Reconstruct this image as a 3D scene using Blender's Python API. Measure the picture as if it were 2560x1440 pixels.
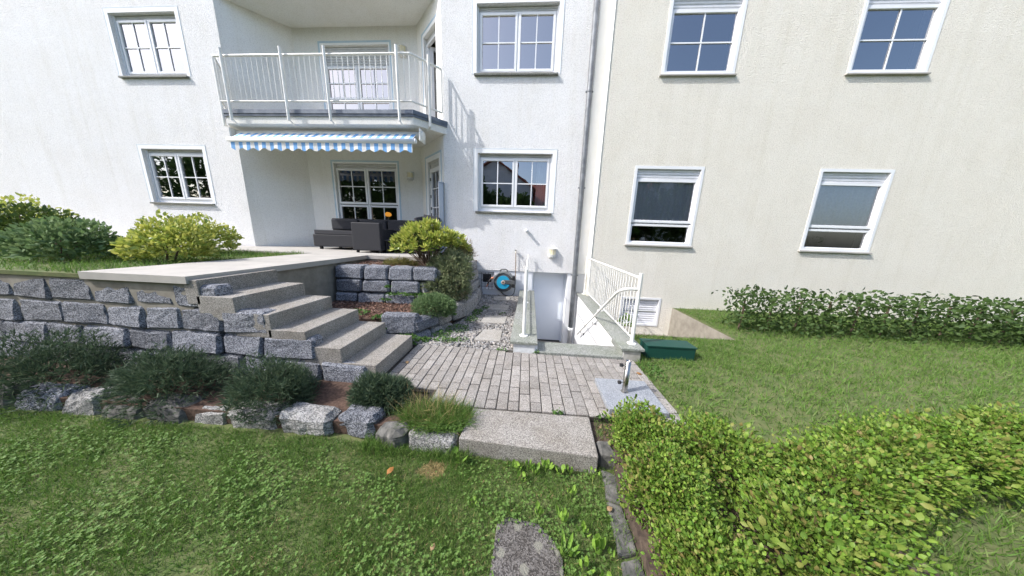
import bpy, bmesh, math, random
import numpy as np
from mathutils import Vector, Matrix, noise
random.seed(7); RNG = np.random.default_rng(7)
for o in list(bpy.data.objects): bpy.data.objects.remove(o, do_unlink=True)
SC = bpy.context.scene; COL = SC.collection

# ------------------------------------------------------------------ camera
cam_d = bpy.data.cameras.new("camera"); cam = bpy.data.objects.new("camera", cam_d); COL.objects.link(cam)
SC.camera = cam
cam_d.sensor_width = 36.0; cam_d.lens = 36 * 626.36 / 2560; cam_d.clip_start = .03; cam_d.clip_end = 400
def cam_axes(p, y, r):
    f0 = Vector((-math.sin(y), math.cos(y), 0)); r0 = Vector((math.cos(y), math.sin(y), 0)); u0 = Vector((0, 0, 1))
    f = f0 * math.cos(p) - u0 * math.sin(p); u = u0 * math.cos(p) + f0 * math.sin(p)
    return r0 * math.cos(r) + u * math.sin(r), u * math.cos(r) - r0 * math.sin(r), f
_r, _u, _f = cam_axes(.2065446, .0651261, .0339196)
cam.matrix_world = Matrix(((_r.x, _u.x, -_f.x, 0), (_r.y, _u.y, -_f.y, 0), (_r.z, _u.z, -_f.z, 1.6), (0, 0, 0, 1)))

# ------------------------------------------------------------------ light
SUN = Vector((2.45, 1.0, -2.6)).normalized()          # direction the light travels
sd = bpy.data.lights.new("sun", 'SUN'); sd.energy = 2.3; sd.angle = math.radians(.6); sd.color = (1, .975, .94)
so = bpy.data.objects.new("sun", sd); COL.objects.link(so)
so.rotation_euler = SUN.to_track_quat('-Z', 'Y').to_euler(); so.location = (-16, -10, 18)
W = bpy.data.worlds.new("World"); SC.world = W; W.use_nodes = True
nt = W.node_tree; sky = nt.nodes.new('ShaderNodeTexSky'); sky.sky_type = 'NISHITA'; sky.sun_disc = False
sky.sun_elevation = math.asin(-SUN.z); sky.sun_rotation = math.atan2(-SUN.x, -SUN.y)
sky.air_density = 1.0; sky.dust_density = 3.0; sky.ozone_density = 1.0; sky.altitude = 200
bg = nt.nodes['Background']; bg.inputs[1].default_value = .15; nt.links.new(sky.outputs[0], bg.inputs[0])
SC.view_settings.view_transform = 'Standard'; SC.view_settings.look = 'None'
SC.view_settings.gamma = 1; SC.view_settings.use_curve_mapping = False
SC.view_settings.exposure = 1.14
SC.render.engine = 'CYCLES'
SC.cycles.max_bounces = 8; SC.cycles.transparent_max_bounces = 12
try: SC.cycles.use_denoising = True
except Exception: pass

# ------------------------------------------------------------------ materials
def srgb(r, g, b):
    f = lambda c: (c / 255 / 12.92) if c / 255 <= .04045 else ((c / 255 + .055) / 1.055) ** 2.4
    return (f(r), f(g), f(b), 1)
def mat(name, col=(.5, .5, .5), rough=.7, metal=0, spec=.4):
    m = bpy.data.materials.new(name); m.use_nodes = True
    b = m.node_tree.nodes['Principled BSDF']
    b.inputs['Base Color'].default_value = (*col[:3], 1); b.inputs['Roughness'].default_value = rough
    b.inputs['Metallic'].default_value = metal; b.inputs['Specular IOR Level'].default_value = spec
    return m
def N(m, t, **kw):
    n = m.node_tree.nodes.new(t)
    for k, v in kw.items(): setattr(n, k, v)
    return n
def L(m, a, b): m.node_tree.links.new(a, b)
def BS(m): return m.node_tree.nodes['Principled BSDF']
def pos(m): return N(m, 'ShaderNodeNewGeometry').outputs['Position']
def noise_tex(m, scale, detail=3, rough=.55, vec=None):
    n = N(m, 'ShaderNodeTexNoise'); n.inputs['Scale'].default_value = scale
    n.inputs['Detail'].default_value = detail; n.inputs['Roughness'].default_value = rough
    L(m, vec or pos(m), n.inputs['Vector']); return n
def ramp(m, fac, stops):
    r = N(m, 'ShaderNodeValToRGB'); e = r.color_ramp.elements
    while len(e) < len(stops): e.new(.5)
    for i, (p, c) in enumerate(stops): e[i].position = p; e[i].color = (*c[:3], 1)
    L(m, fac, r.inputs[0]); return r
def mixc(m, fac, a, b, mode='MIX'):
    x = N(m, 'ShaderNodeMix', data_type='RGBA', blend_type=mode)
    for s, v in ((x.inputs[0], fac), (x.inputs[6], a), (x.inputs[7], b)):
        if hasattr(v, 'is_output'): L(m, v, s)
        elif isinstance(v, (int, float)): s.default_value = v
        else: s.default_value = (*v[:3], 1)
    return x.outputs[2]
def bump(m, h, strength=.5, dist=.01):
    b = N(m, 'ShaderNodeBump'); b.inputs['Strength'].default_value = strength; b.inputs['Distance'].default_value = dist
    L(m, h, b.inputs['Height']); L(m, b.outputs[0], BS(m).inputs['Normal']); return b
def stucco(name, col, dark, bs=.8):
    m = mat(name, col, .9, spec=.2)
    n1 = noise_tex(m, 48, 3, .6); n2 = noise_tex(m, 1.3, 5, .6); n3 = noise_tex(m, 95, 2, .5)
    pit = ramp(m, n1.outputs[0], [(.33, dark), (.52, col)])
    c = mixc(m, ramp(m, n2.outputs[0], [(.35, (0, 0, 0)), (.75, (1, 1, 1))]).outputs[0], pit.outputs[0],
             mixc(m, 1.0, pit.outputs[0], (.95, .94, .92), 'MULTIPLY'))
    mp = N(m, 'ShaderNodeMapping'); mp.inputs['Scale'].default_value = (2.6, 2.6, .16); L(m, pos(m), mp.inputs['Vector'])
    st = noise_tex(m, 1.6, 5, .7, mp.outputs[0])
    c = mixc(m, ramp(m, st.outputs[0], [(.5, (0, 0, 0)), (.78, (1, 1, 1))]).outputs[0], c, mixc(m, 1.0, c, (.93, .925, .90), 'MULTIPLY'))
    L(m, c, BS(m).inputs['Base Color'])
    a = N(m, 'ShaderNodeMath', operation='ADD'); L(m, n1.outputs[0], a.inputs[0]); L(m, n3.outputs[0], a.inputs[1])
    bump(m, a.outputs[0], bs, .03); return m
def speckle(name, cols, scale=110, rough=.85, bs=.35, tint=None, var=.12, dist=.006):
    """stone or exposed aggregate: one random tone per grain, large soft weathering, a tone per piece"""
    m = mat(name, cols[1], rough, spec=.3)
    v = N(m, 'ShaderNodeTexVoronoi'); v.inputs['Scale'].default_value = scale; L(m, pos(m), v.inputs['Vector'])
    s = N(m, 'ShaderNodeSeparateColor'); L(m, v.outputs['Color'], s.inputs[0])
    r = ramp(m, s.outputs[0], [(0, cols[0]), (.22, cols[0]), (.5, cols[1]), (1, cols[2])])
    w = noise_tex(m, 3.2, 5, .65)
    c = mixc(m, ramp(m, w.outputs[0], [(.38, (0, 0, 0)), (.7, (1, 1, 1))]).outputs[0], r.outputs[0],
             mixc(m, 1.0, r.outputs[0], tint or (.84, .80, .74), 'MULTIPLY'))
    oi = N(m, 'ShaderNodeObjectInfo')
    mr = N(m, 'ShaderNodeMapRange'); mr.inputs['To Min'].default_value = 1 - var; mr.inputs['To Max'].default_value = 1 + var
    L(m, oi.outputs['Random'], mr.inputs[0])
    h = N(m, 'ShaderNodeHueSaturation'); L(m, c, h.inputs['Color']); L(m, mr.outputs[0], h.inputs['Value'])
    L(m, h.outputs[0], BS(m).inputs['Base Color'])
    bump(m, v.outputs['Distance'], bs, dist); return m
def leafmat(name, cols, rough=.5, trans=.3, spec=.25):
    m = mat(name, cols[0], rough, spec=spec)
    g = N(m, 'ShaderNodeNewGeometry')
    oi = N(m, 'ShaderNodeObjectInfo')
    a = N(m, 'ShaderNodeMath', operation='MULTIPLY_ADD'); L(m, oi.outputs['Random'], a.inputs[0]); a.inputs[1].default_value = .35
    L(m, g.outputs['Random Per Island'], a.inputs[2])
    f = N(m, 'ShaderNodeMath', operation='FRACT'); L(m, a.outputs[0], f.inputs[0])
    k = len(cols)
    r = ramp(m, f.outputs[0], [(i / (k - 1), c) for i, c in enumerate(cols)])
    L(m, r.outputs[0], BS(m).inputs['Base Color'])
    if trans:
        t = N(m, 'ShaderNodeBsdfTranslucent'); L(m, r.outputs[0], t.inputs[0])
        x = N(m, 'ShaderNodeMixShader'); x.inputs[0].default_value = trans
        L(m, BS(m).outputs[0], x.inputs[1]); L(m, t.outputs[0], x.inputs[2])
        L(m, x.outputs[0], m.node_tree.nodes['Material Output'].inputs[0])
    return m
def glassmat(name, tint=.75, refl=.25, gc=(.93, .95, 1)):
    m = bpy.data.materials.new(name); m.use_nodes = True; t = m.node_tree; t.nodes.remove(t.nodes['Principled BSDF'])
    tr = N(m, 'ShaderNodeBsdfTransparent'); tr.inputs[0].default_value = (tint, tint, tint * 1.02, 1)
    gl = N(m, 'ShaderNodeBsdfGlossy'); gl.inputs['Roughness'].default_value = .01; gl.inputs[0].default_value = (*gc, 1)
    lw = N(m, 'ShaderNodeFresnel'); lw.inputs[0].default_value = 1.5
    a = N(m, 'ShaderNodeMath', operation='ADD', use_clamp=True); L(m, lw.outputs[0], a.inputs[0]); a.inputs[1].default_value = refl
    b = N(m, 'ShaderNodeBump'); b.inputs['Strength'].default_value = .05; b.inputs['Distance'].default_value = .02
    L(m, noise_tex(m, 3, 1).outputs[0], b.inputs['Height']); L(m, b.outputs[0], gl.inputs['Normal'])
    x = N(m, 'ShaderNodeMixShader'); L(m, a.outputs[0], x.inputs[0]); L(m, tr.outputs[0], x.inputs[1]); L(m, gl.outputs[0], x.inputs[2])
    L(m, x.outputs[0], t.nodes['Material Output'].inputs[0]); return m
def noisy(name, c1, c2, scale=8, rough=.7, metal=0, bs=0, detail=4, spec=.4, lo=.35, hi=.65, dist=.01):
    m = mat(name, c1, rough, metal, spec); n = noise_tex(m, scale, detail, .6)
    L(m, ramp(m, n.outputs[0], [(lo, c1), (hi, c2)]).outputs[0], BS(m).inputs['Base Color'])
    if bs: bump(m, n.outputs[0], bs, dist)
    return m
def emit(name, col, s):
    m = mat(name, col); BS(m).inputs['Emission Color'].default_value = (*col, 1); BS(m).inputs['Emission Strength'].default_value = s; return m

M = {}
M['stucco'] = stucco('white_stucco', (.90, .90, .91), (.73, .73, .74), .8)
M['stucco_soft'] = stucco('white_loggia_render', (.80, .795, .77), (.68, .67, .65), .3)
M['cream'] = stucco('cream_stucco', (.90, .87, .79), (.75, .715, .64), .9)
M['smooth'] = noisy('smooth_white_render', (.87, .875, .885), (.83, .84, .85), 4, .8, bs=.05)
M['creamsmooth'] = noisy('smooth_cream_render', (.82, .815, .79), (.79, .78, .74), 3, .8, bs=.05)
M['plinth'] = noisy('painted_plinth', (.80, .82, .86), (.72, .74, .78), 2.5, .7, bs=.06)
M['blue'] = noisy('light_blue_paint', (.42, .55, .65), (.50, .61, .69), 5, .7)
M['blueline'] = noisy('faded_blue_paint', (.58, .66, .73), (.70, .74, .78), 6, .8)
M['pvc'] = noisy('white_window_plastic', (.80, .81, .83), (.75, .76, .78), 2, .35, spec=.5)
M['white_metal'] = noisy('white_painted_metal', (.80, .80, .78), (.70, .69, .65), 6, .4, spec=.5)
M['shutter'] = noisy('grey_white_slats', (.60, .60, .60), (.52, .52, .52), 6, .5)
M['shutter_white'] = noisy('white_roller_slats', (.72, .73, .77), (.66, .67, .70), 6, .5)
M['glass_up'] = glassmat('upper_window_glass', .5, .42, (1, .92, .87))
M['glass'] = glassmat('window_glass', .6, .26)
M['glass_low'] = glassmat('terrace_door_glass', .7, .12)
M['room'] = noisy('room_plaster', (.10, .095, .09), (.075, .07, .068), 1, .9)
M['curtain'] = noisy('pale_curtain', (.78, .82, .87), (.66, .70, .76), 30, .9)
M['door'] = noisy('blue_grey_door_paint', (.76, .80, .86), (.73, .77, .83), 1.5, .45)
M['granite'] = speckle('grey_green_granite', [(.13, .137, .13), (.25, .26, .245), (.39, .40, .38)], 150, .55, .05, (.80, .84, .74), .05)
M['sillstone'] = speckle('dark_sill_granite', [(.10, .105, .095), (.20, .205, .19), (.30, .30, .28)], 130, .6, .05, (.8, .82, .74), .05)
M['block'] = speckle('blue_grey_granite_block', [(.085, .09, .107), (.22, .23, .26), (.37, .38, .415)], 110, .85, .8, (.72, .74, .76), .22, .012)
M['block_light'] = speckle('pale_granite_block', [(.14, .14, .14), (.30, .295, .29), (.43, .42, .41)], 110, .85, .7, (.72, .72, .70), .18, .012)
M['paver'] = speckle('exposed_aggregate_paver', [(.185, .172, .160), (.30, .283, .266), (.41, .391, .37)], 190, .9, .5, (.82, .80, .77), .13)
M['slab'] = speckle('exposed_aggregate_slab', [(.165, .155, .143), (.30, .284, .262), (.44, .42, .39)], 190, .9, .5, (.80, .77, .73), .05)
M['stepslab'] = speckle('pale_stepping_slab', [(.24, .23, .215), (.36, .345, .32), (.46, .445, .42)], 190, .9, .4, (.82, .80, .76), .06)
M['joint'] = noisy('joint_sand', (.028, .024, .02), (.05, .044, .038), 30, 1)
M['basegranite'] = speckle('light_grey_granite', [(.17, .185, .205), (.27, .29, .32), (.37, .39, .42)], 200, .45, .03, (.9, .9, .92), .02)
M['oldstone'] = noisy('weathered_stone', (.055, .056, .053), (.16, .155, .145), 14, .95, bs=.8, detail=8, dist=.012)
M['zinc'] = noisy('galvanised_zinc', (.12, .13, .145), (.195, .21, .228), 7, .55, .3, 0)
M['gutter'] = noisy('dark_balcony_edge', (.10, .12, .155), (.18, .20, .235), 6, .5, .3)
M['sidegrey'] = noisy('grey_blue_aluminium', (.30, .36, .44), (.34, .40, .48), 3, .45, .2)
M['steel'] = mat('polished_steel', (.42, .40, .37), .24, 1)
M['darkmetal'] = mat('dark_metal', (.03, .03, .032), .5)
M['black'] = mat('black_plastic', (.02, .02, .022), .5)
M['reelgrey'] = noisy('dark_grey_plastic', (.075, .08, .085), (.10, .105, .11), 8, .55)
M['reeltop'] = noisy('mid_grey_plastic', (.20, .215, .22), (.24, .255, .26), 8, .5)
M['reelblue'] = mat('turquoise_plastic', (.025, .36, .58), .4)
M['orange'] = mat('copper_orange_plastic', (.62, .24, .12), .45)
M['hub'] = mat('beige_plastic', (.42, .34, .28), .5)
M['copper'] = noisy('brown_pipe', (.26, .17, .12), (.34, .24, .18), 20, .5, .3)
M['lampglass'] = mat('cream_lamp_glass', (.78, .70, .46), .35)
M['rattan'] = noisy('dark_rattan', (.012, .013, .018), (.03, .03, .036), 60, .6, bs=.4)
M['cushion'] = noisy('charcoal_cushion', (.035, .035, .04), (.05, .05, .056), 40, .9)
M['terrace'] = noisy('pale_terrace_stone', (.36, .345, .32), (.43, .41, .38), 3, .8)
M['terrace_edge'] = noisy('terrace_edge_concrete', (.20, .18, .15), (.28, .26, .22), 6, .9)
M['mulch'] = noisy('dark_mulch_ground', (.05, .03, .022), (.12, .075, .055), 35, 1, bs=.6)
M['bark'] = leafmat('bark_chips', [(.10, .05, .035), (.22, .12, .085), (.34, .22, .17), (.15, .08, .06)], .9, 0)
M['soil'] = noisy('brown_soil', (.045, .032, .025), (.11, .08, .06), 22, 1, bs=.7, detail=6)
M['lawn'] = noisy('lawn_ground', (.07, .105, .03), (.125, .135, .055), 9, 1, bs=.4, detail=6)
M['gravelbed'] = noisy('gravel_ground', (.07, .068, .062), (.17, .165, .15), 55, 1, bs=.6)
M['pebble'] = leafmat('gravel_pebbles', [(.16, .155, .15), (.31, .30, .285), (.43, .40, .36), (.22, .20, .19), (.36, .36, .36), (.12, .115, .11)], .8, 0)
M['grass'] = leafmat('grass_blades', [(.095, .19, .035), (.135, .245, .045), (.11, .215, .04), (.19, .25, .08), (.075, .155, .03)], .55, .35)
M['drygrass'] = leafmat('dry_grass', [(.36, .27, .12), (.46, .36, .18), (.28, .22, .10)], .7, .2)
M['clover'] = leafmat('clover_leaves', [(.105, .20, .045), (.145, .25, .055), (.12, .22, .055), (.18, .27, .065)], .55, .3)
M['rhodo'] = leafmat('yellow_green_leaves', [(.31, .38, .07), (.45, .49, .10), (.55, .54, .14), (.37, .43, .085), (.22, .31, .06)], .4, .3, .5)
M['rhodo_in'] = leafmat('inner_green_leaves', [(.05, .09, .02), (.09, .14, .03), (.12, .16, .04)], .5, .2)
M['weed'] = leafmat('bright_weed_leaves', [(.20, .36, .05), (.27, .43, .07), (.17, .31, .055)], .5, .35)
M['juniper'] = leafmat('grey_green_needles', [(.19, .24, .125), (.26, .31, .155), (.31, .34, .19), (.14, .19, .10), (.37, .36, .22)], .7, .35)
M['juniper_dry'] = leafmat('dry_needles', [(.32, .26, .14), (.26, .20, .11), (.24, .13, .08)], .8, .15)
M['spruce'] = leafmat('green_needles', [(.12, .20, .08), (.18, .27, .11), (.15, .23, .11), (.23, .31, .14)], .7, .3)
M['conifer'] = leafmat('dark_blue_green_needles', [(.055, .09, .05), (.08, .125, .07), (.12, .165, .09), (.035, .06, .038)], .7, .2)
M['spirea'] = leafmat('lime_green_leaves', [(.11, .22, .03), (.17, .30, .04), (.25, .36, .06), (.08, .17, .03), (.32, .35, .09)], .5, .35)
M['spirea2'] = leafmat('mid_green_leaves', [(.10, .18, .03), (.15, .24, .04), (.22, .29, .06), (.26, .20, .08)], .5, .3)
M['ivy'] = leafmat('ivy_leaves', [(.06, .14, .03), (.10, .20, .05), (.13, .23, .06)], .5, .3)
M['sedum'] = leafmat('yellow_green_ground_cover', [(.22, .23, .07), (.30, .25, .10), (.16, .19, .05)], .7, .2)
M['twig'] = noisy('brown_twigs', (.09, .06, .045), (.14, .10, .075), 20, .9)
M['deadleaf'] = leafmat('dead_leaf', [(.36, .14, .035), (.30, .15, .05)], .7, .2)
M['tanleaf'] = leafmat('tan_leaf', [(.34, .23, .13), (.28, .19, .10)], .7, .2)
M['greenplastic'] = mat('dark_green_plastic', (.008, .055, .042), .5)
M['rooftile'] = noisy('red_roof_tiles', (.24, .07, .045), (.34, .11, .07), 12, .8)
M['farwall'] = noisy('distant_render', (.62, .60, .62), (.56, .55, .57), 2, .9)
M['treeleaf'] = leafmat('tree_leaves', [(.04, .08, .02), (.07, .12, .03), (.05, .09, .03)], .6, .25)
M['lampglow'] = emit('warm_lamp_glow', (1, .72, .36), 9)
M['orangelamp'] = emit('orange_lamp_shade', (1, .42, .06), .5)
def stripes():
    m = mat('blue_white_stripes', (.7, .7, .7), .8)
    sx = N(m, 'ShaderNodeSeparateXYZ'); L(m, pos(m), sx.inputs[0])
    a = N(m, 'ShaderNodeMath', operation='MULTIPLY'); L(m, sx.outputs[0], a.inputs[0]); a.inputs[1].default_value = 1 / .196
    f = N(m, 'ShaderNodeMath', operation='FRACT'); b = N(m, 'ShaderNodeMath', operation='ADD'); L(m, a.outputs[0], b.inputs[0]); b.inputs[1].default_value = 40.13
    L(m, b.outputs[0], f.inputs[0])
    wh = (.80, .79, .77); bl = (.16, .36, .66); be = (.62, .56, .50)
    r = ramp(m, f.outputs[0], [(0, wh), (.12, be), (.15, wh), (.30, be), (.33, wh), (.48, bl), (.97, bl), (.975, wh)]); r.color_ramp.interpolation = 'CONSTANT'
    L(m, r.outputs[0], BS(m).inputs['Base Color']); return m
M['stripes'] = stripes()
def lichen():
    m = M['lawnstone'] = speckle('lichen_concrete', [(.06, .055, .052), (.125, .116, .11), (.21, .198, .19)], 150, .95, .7, (.60, .58, .55), .02)
    v = N(m, 'ShaderNodeTexVoronoi'); v.inputs['Scale'].default_value = 10
    dn = noise_tex(m, 30, 3); va = N(m, 'ShaderNodeVectorMath', operation='MULTIPLY_ADD'); L(m, dn.outputs['Color'], va.inputs[0]); va.inputs[1].default_value = (.03, .03, .03); L(m, pos(m), va.inputs[2]); L(m, va.outputs[0], v.inputs['Vector'])
    n = noise_tex(m, 60, 3); a = N(m, 'ShaderNodeMath', operation='MULTIPLY_ADD'); L(m, n.outputs[0], a.inputs[0]); a.inputs[1].default_value = .35; L(m, v.outputs['Distance'], a.inputs[2])
    k = ramp(m, a.outputs[0], [(.40, (1, 1, 1)), (.47, (0, 0, 0))])
    s = BS(m).inputs['Base Color']; prev = s.links[0].from_socket
    L(m, mixc(m, k.outputs[0], prev, (.20, .195, .165)), s)
lichen()

# ------------------------------------------------------------------ mesh helpers
ROOT = {}
def link(name, me, m, parent=None, smooth=False, loc=None):
    """me is in world coordinates; a child keeps them, moved along by its thing"""
    if m is not None:
        for mm in (m if isinstance(m, (list, tuple)) else [m]): me.materials.append(mm)
    if smooth:
        me.polygons.foreach_set('use_smooth', [True] * len(me.polygons))
    o = bpy.data.objects.new(name, me); COL.objects.link(o)
    if parent is not None:
        o.parent = parent
        if parent.name in ROOT: o.matrix_parent_inverse = Matrix.Translation(-ROOT[parent.name])
    return o
def obj(name, bm, m, parent=None, smooth=False):
    me = bpy.data.meshes.new(name); bm.to_mesh(me); bm.free(); return link(name, me, m, parent, smooth)
def raw(name, V, F, m, parent=None, smooth=False):
    me = bpy.data.meshes.new(name)
    V = np.asarray(V, dtype=np.float32); F = np.asarray(F, dtype=np.int32); k = F.shape[1]
    me.vertices.add(len(V)); me.vertices.foreach_set('co', V.ravel())
    me.loops.add(F.size); me.loops.foreach_set('vertex_index', F.ravel())
    me.polygons.add(len(F)); me.polygons.foreach_set('loop_start', np.arange(0, F.size, k, dtype=np.int32))
    me.update(calc_edges=True); return link(name, me, m, parent, smooth)
def thing(name, label, cat, loc=(0, 0, 0), group=None):
    o = bpy.data.objects.new(name, None); COL.objects.link(o); o.location = loc; o.empty_display_size = .1
    ROOT[o.name] = Vector(loc); o['label'] = label; o['category'] = cat
    if group: o['group'] = group
    return o
def tag(o, label, cat, group=None):
    o['label'] = label; o['category'] = cat
    if group: o['group'] = group
    return o
def structure(o): o['kind'] = 'structure'; return o
def stuff(o): o['kind'] = 'stuff'; return o
class Fr:
    """a wall's frame: u to the right seen from outside, d outward, z up"""
    def __init__(s, ox, oy, ux, uy): s.o = Vector((ox, oy, 0)); s.u = Vector((ux, uy, 0)).normalized(); s.n = Vector((s.u.y, -s.u.x, 0))
    def p(s, u, d, z): v = s.o + s.u * u + s.n * d; return Vector((v.x, v.y, z))
WF = Fr(0, 0, 1, 0)                                       # plain world frame: u = x, d = -y
def box8(bm, P):
    v = [bm.verts.new(p) for p in P]
    for f in ((0, 1, 2, 3), (7, 6, 5, 4), (0, 4, 5, 1), (1, 5, 6, 2), (2, 6, 7, 3), (3, 7, 4, 0)): bm.faces.new([v[i] for i in f])
    return v
def fbox(bm, fr, u0, u1, d0, d1, z0, z1):
    box8(bm, [fr.p(u0, d1, z0), fr.p(u1, d1, z0), fr.p(u1, d1, z1), fr.p(u0, d1, z1), fr.p(u0, d0, z0), fr.p(u1, d0, z0), fr.p(u1, d0, z1), fr.p(u0, d0, z1)])
def box(bm, x0, x1, y0, y1, z0, z1): fbox(bm, WF, x0, x1, -y1, -y0, z0, z1)
def bevel(bm, w, seg=1):
    bmesh.ops.remove_doubles(bm, verts=bm.verts, dist=1e-5)
    bmesh.ops.bevel(bm, geom=bm.edges[:], offset=w, segments=seg, affect='EDGES', profile=.6, clamp_overlap=True); return bm
def tube(bm, pts, r, n=8, cap=True):
    pts = [Vector(p) for p in pts]; rs = r if isinstance(r, (list, tuple)) else [r] * len(pts); rings = []
    prev = None
    for i, p in enumerate(pts):
        t = (pts[min(i + 1, len(pts) - 1)] - pts[max(i - 1, 0)]).normalized()
        if prev is None:
            a = t.cross(Vector((0, 0, 1)));  a = a if a.length > 1e-3 else t.cross(Vector((1, 0, 0)))
        else: a = prev - t * prev.dot(t)
        a.normalize(); prev = a; b = t.cross(a)
        rings.append([bm.verts.new(p + (a * math.cos(k * 2 * math.pi / n) + b * math.sin(k * 2 * math.pi / n)) * rs[i]) for k in range(n)])
    for A, B in zip(rings, rings[1:]):
        for k in range(n): bm.faces.new([A[k], A[(k + 1) % n], B[(k + 1) % n], B[k]])
    if cap: bm.faces.new(rings[0][::-1]); bm.faces.new(rings[-1])
def lathe(bm, c, prof, n=24, axis='z'):
    rings = []
    for r, h in prof:
        R = []
        for k in range(n):
            a = k * 2 * math.pi / n; x, y = r * math.cos(a), r * math.sin(a)
            p = (x, y, h) if axis == 'z' else ((x, -h, y) if axis == 'y' else (h, x, y))
            R.append(bm.verts.new(Vector(c) + Vector(p)))
        rings.append(R)
    for A, B in zip(rings, rings[1:]):
        for k in range(n): bm.faces.new([A[k], A[(k + 1) % n], B[(k + 1) % n], B[k]])
    bm.faces.new(rings[0][::-1]); bm.faces.new(rings[-1])
def prism(bm, poly, z0, z1):
    A = [bm.verts.new((x, y, z0)) for x, y in poly]; B = [bm.verts.new((x, y, z1)) for x, y in poly]; n = len(poly)
    bm.faces.new(A[::-1]); bm.faces.new(B)
    for i in range(n): bm.faces.new([A[i], A[(i + 1) % n], B[(i + 1) % n], B[i]])
def fix(bm): bmesh.ops.recalc_face_normals(bm, faces=bm.faces[:]); return bm
def wall_bm(fr, u0, u1, z0, z1, ops=(), th=.3):
    bm = bmesh.new()
    us = sorted({u0, u1, *[a for o in ops for a in o[:2]]}); zs = sorted({z0, z1, *[a for o in ops for a in o[2:]]})
    inop = lambda u, z: any(o[0] < u < o[1] and o[2] < z < o[3] for o in ops)
    def q(*p): bm.faces.new([bm.verts.new(x) for x in p])
    for i in range(len(us) - 1):
        for j in range(len(zs) - 1):
            a, b, c, d = us[i], us[i + 1], zs[j], zs[j + 1]
            if inop((a + b) / 2, (c + d) / 2): continue
            q(fr.p(a, 0, c), fr.p(b, 0, c), fr.p(b, 0, d), fr.p(a, 0, d)); q(fr.p(a, -th, d), fr.p(b, -th, d), fr.p(b, -th, c), fr.p(a, -th, c))
    for a, b, c, d in [(u0, u1, z0, z1)]:
        q(fr.p(a, 0, c), fr.p(a, 0, d), fr.p(a, -th, d), fr.p(a, -th, c)); q(fr.p(b, 0, d), fr.p(b, 0, c), fr.p(b, -th, c), fr.p(b, -th, d))
        q(fr.p(a, 0, d), fr.p(b, 0, d), fr.p(b, -th, d), fr.p(a, -th, d)); q(fr.p(b, 0, c), fr.p(a, 0, c), fr.p(a, -th, c), fr.p(b, -th, c))
    for a, b, c, d in ops:
        q(fr.p(a, 0, d), fr.p(a, 0, c), fr.p(a, -th, c), fr.p(a, -th, d)); q(fr.p(b, 0, c), fr.p(b, 0, d), fr.p(b, -th, d), fr.p(b, -th, c))
        q(fr.p(b, 0, d), fr.p(a, 0, d), fr.p(a, -th, d), fr.p(b, -th, d))
        if c > z0 + 1e-4: q(fr.p(a, 0, c), fr.p(b, 0, c), fr.p(b, -th, c), fr.p(a, -th, c))
    bmesh.ops.remove_doubles(bm, verts=bm.verts, dist=1e-5); return bm
def rectframe(bm, fr, u0, u1, z0, z1, w, d0, d1, wb=None, wt=None):
    wb = wb or w; wt = wt or w
    fbox(bm, fr, u0, u0 + w, d0, d1, z0, z1); fbox(bm, fr, u1 - w, u1, d0, d1, z0, z1)
    fbox(bm, fr, u0 + w, u1 - w, d0, d1, z0, z0 + wb); fbox(bm, fr, u0 + w, u1 - w, d0, d1, z1 - wt, z1)
def copy_tree(o, delta=None, parent=None):
    c = o.copy(); COL.objects.link(c)
    if parent is not None: c.parent = parent
    if delta is not None: c.location = o.location + Vector(delta)
    for ch in o.children: copy_tree(ch, None, c)
    return c
def scatter(tV, tF, P, R, S):
    """P (n,3) places, R (n,3,3) turns, S (n,) or (n,3) sizes of one small template -> one vertex / face list"""
    tV = np.asarray(tV, float); tF = np.asarray(tF, int); n = len(P)
    S = np.asarray(S, float); S = S[:, None] if S.ndim == 1 else S
    V = np.einsum('nij,nkj->nki', R, tV[None] * S[:, None, :]) + np.asarray(P)[:, None, :]
    F = tF[None] + (np.arange(n) * len(tV))[:, None, None]
    return V.reshape(-1, 3), F.reshape(-1, tF.shape[1])
def basis(Z, spin):
    """rotation matrices whose z axis is Z, turned about it"""
    Z = Z / np.linalg.norm(Z, axis=1, keepdims=True); A = np.tile(np.array([0., 0, 1]), (len(Z), 1)); A[np.abs(Z[:, 2]) > .95] = (1, 0, 0)
    X = np.cross(A, Z); X /= np.linalg.norm(X, axis=1, keepdims=True); Y = np.cross(Z, X)
    c, s = np.cos(spin)[:, None], np.sin(spin)[:, None]
    return np.stack([X * c + Y * s, -X * s + Y * c, Z], axis=2)
def lump(d, seed, amp=.22):
    out = np.zeros(len(d)); r = np.random.default_rng(seed)
    for k in range(5):
        w = r.normal(size=3) * (2 + k * 1.3); out += np.sin(d @ w + r.uniform(0, 6)) / (1 + .4 * k)
    return 1 + amp * out / 2
def crown_pts(c, rad, n, seed, shell=.55, flat=0., amp=.22):
    r = np.random.default_rng(seed); d = r.normal(size=(n, 3)); d /= np.linalg.norm(d, axis=1, keepdims=True)
    if flat is not None: d[:, 2] = np.where(d[:, 2] < -abs(flat), -d[:, 2] * .6, d[:, 2])
    k = lump(d, seed + 1, amp) * (shell + (1 - shell) * r.random(n) ** .6)
    return np.asarray(c) + d * k[:, None] * np.asarray(rad), d
SPRIG_V = [(-.5, 0, 0), (.5, 0, 0), (0, .12, 1)]; SPRIG_F = [(0, 1, 2)]
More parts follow.
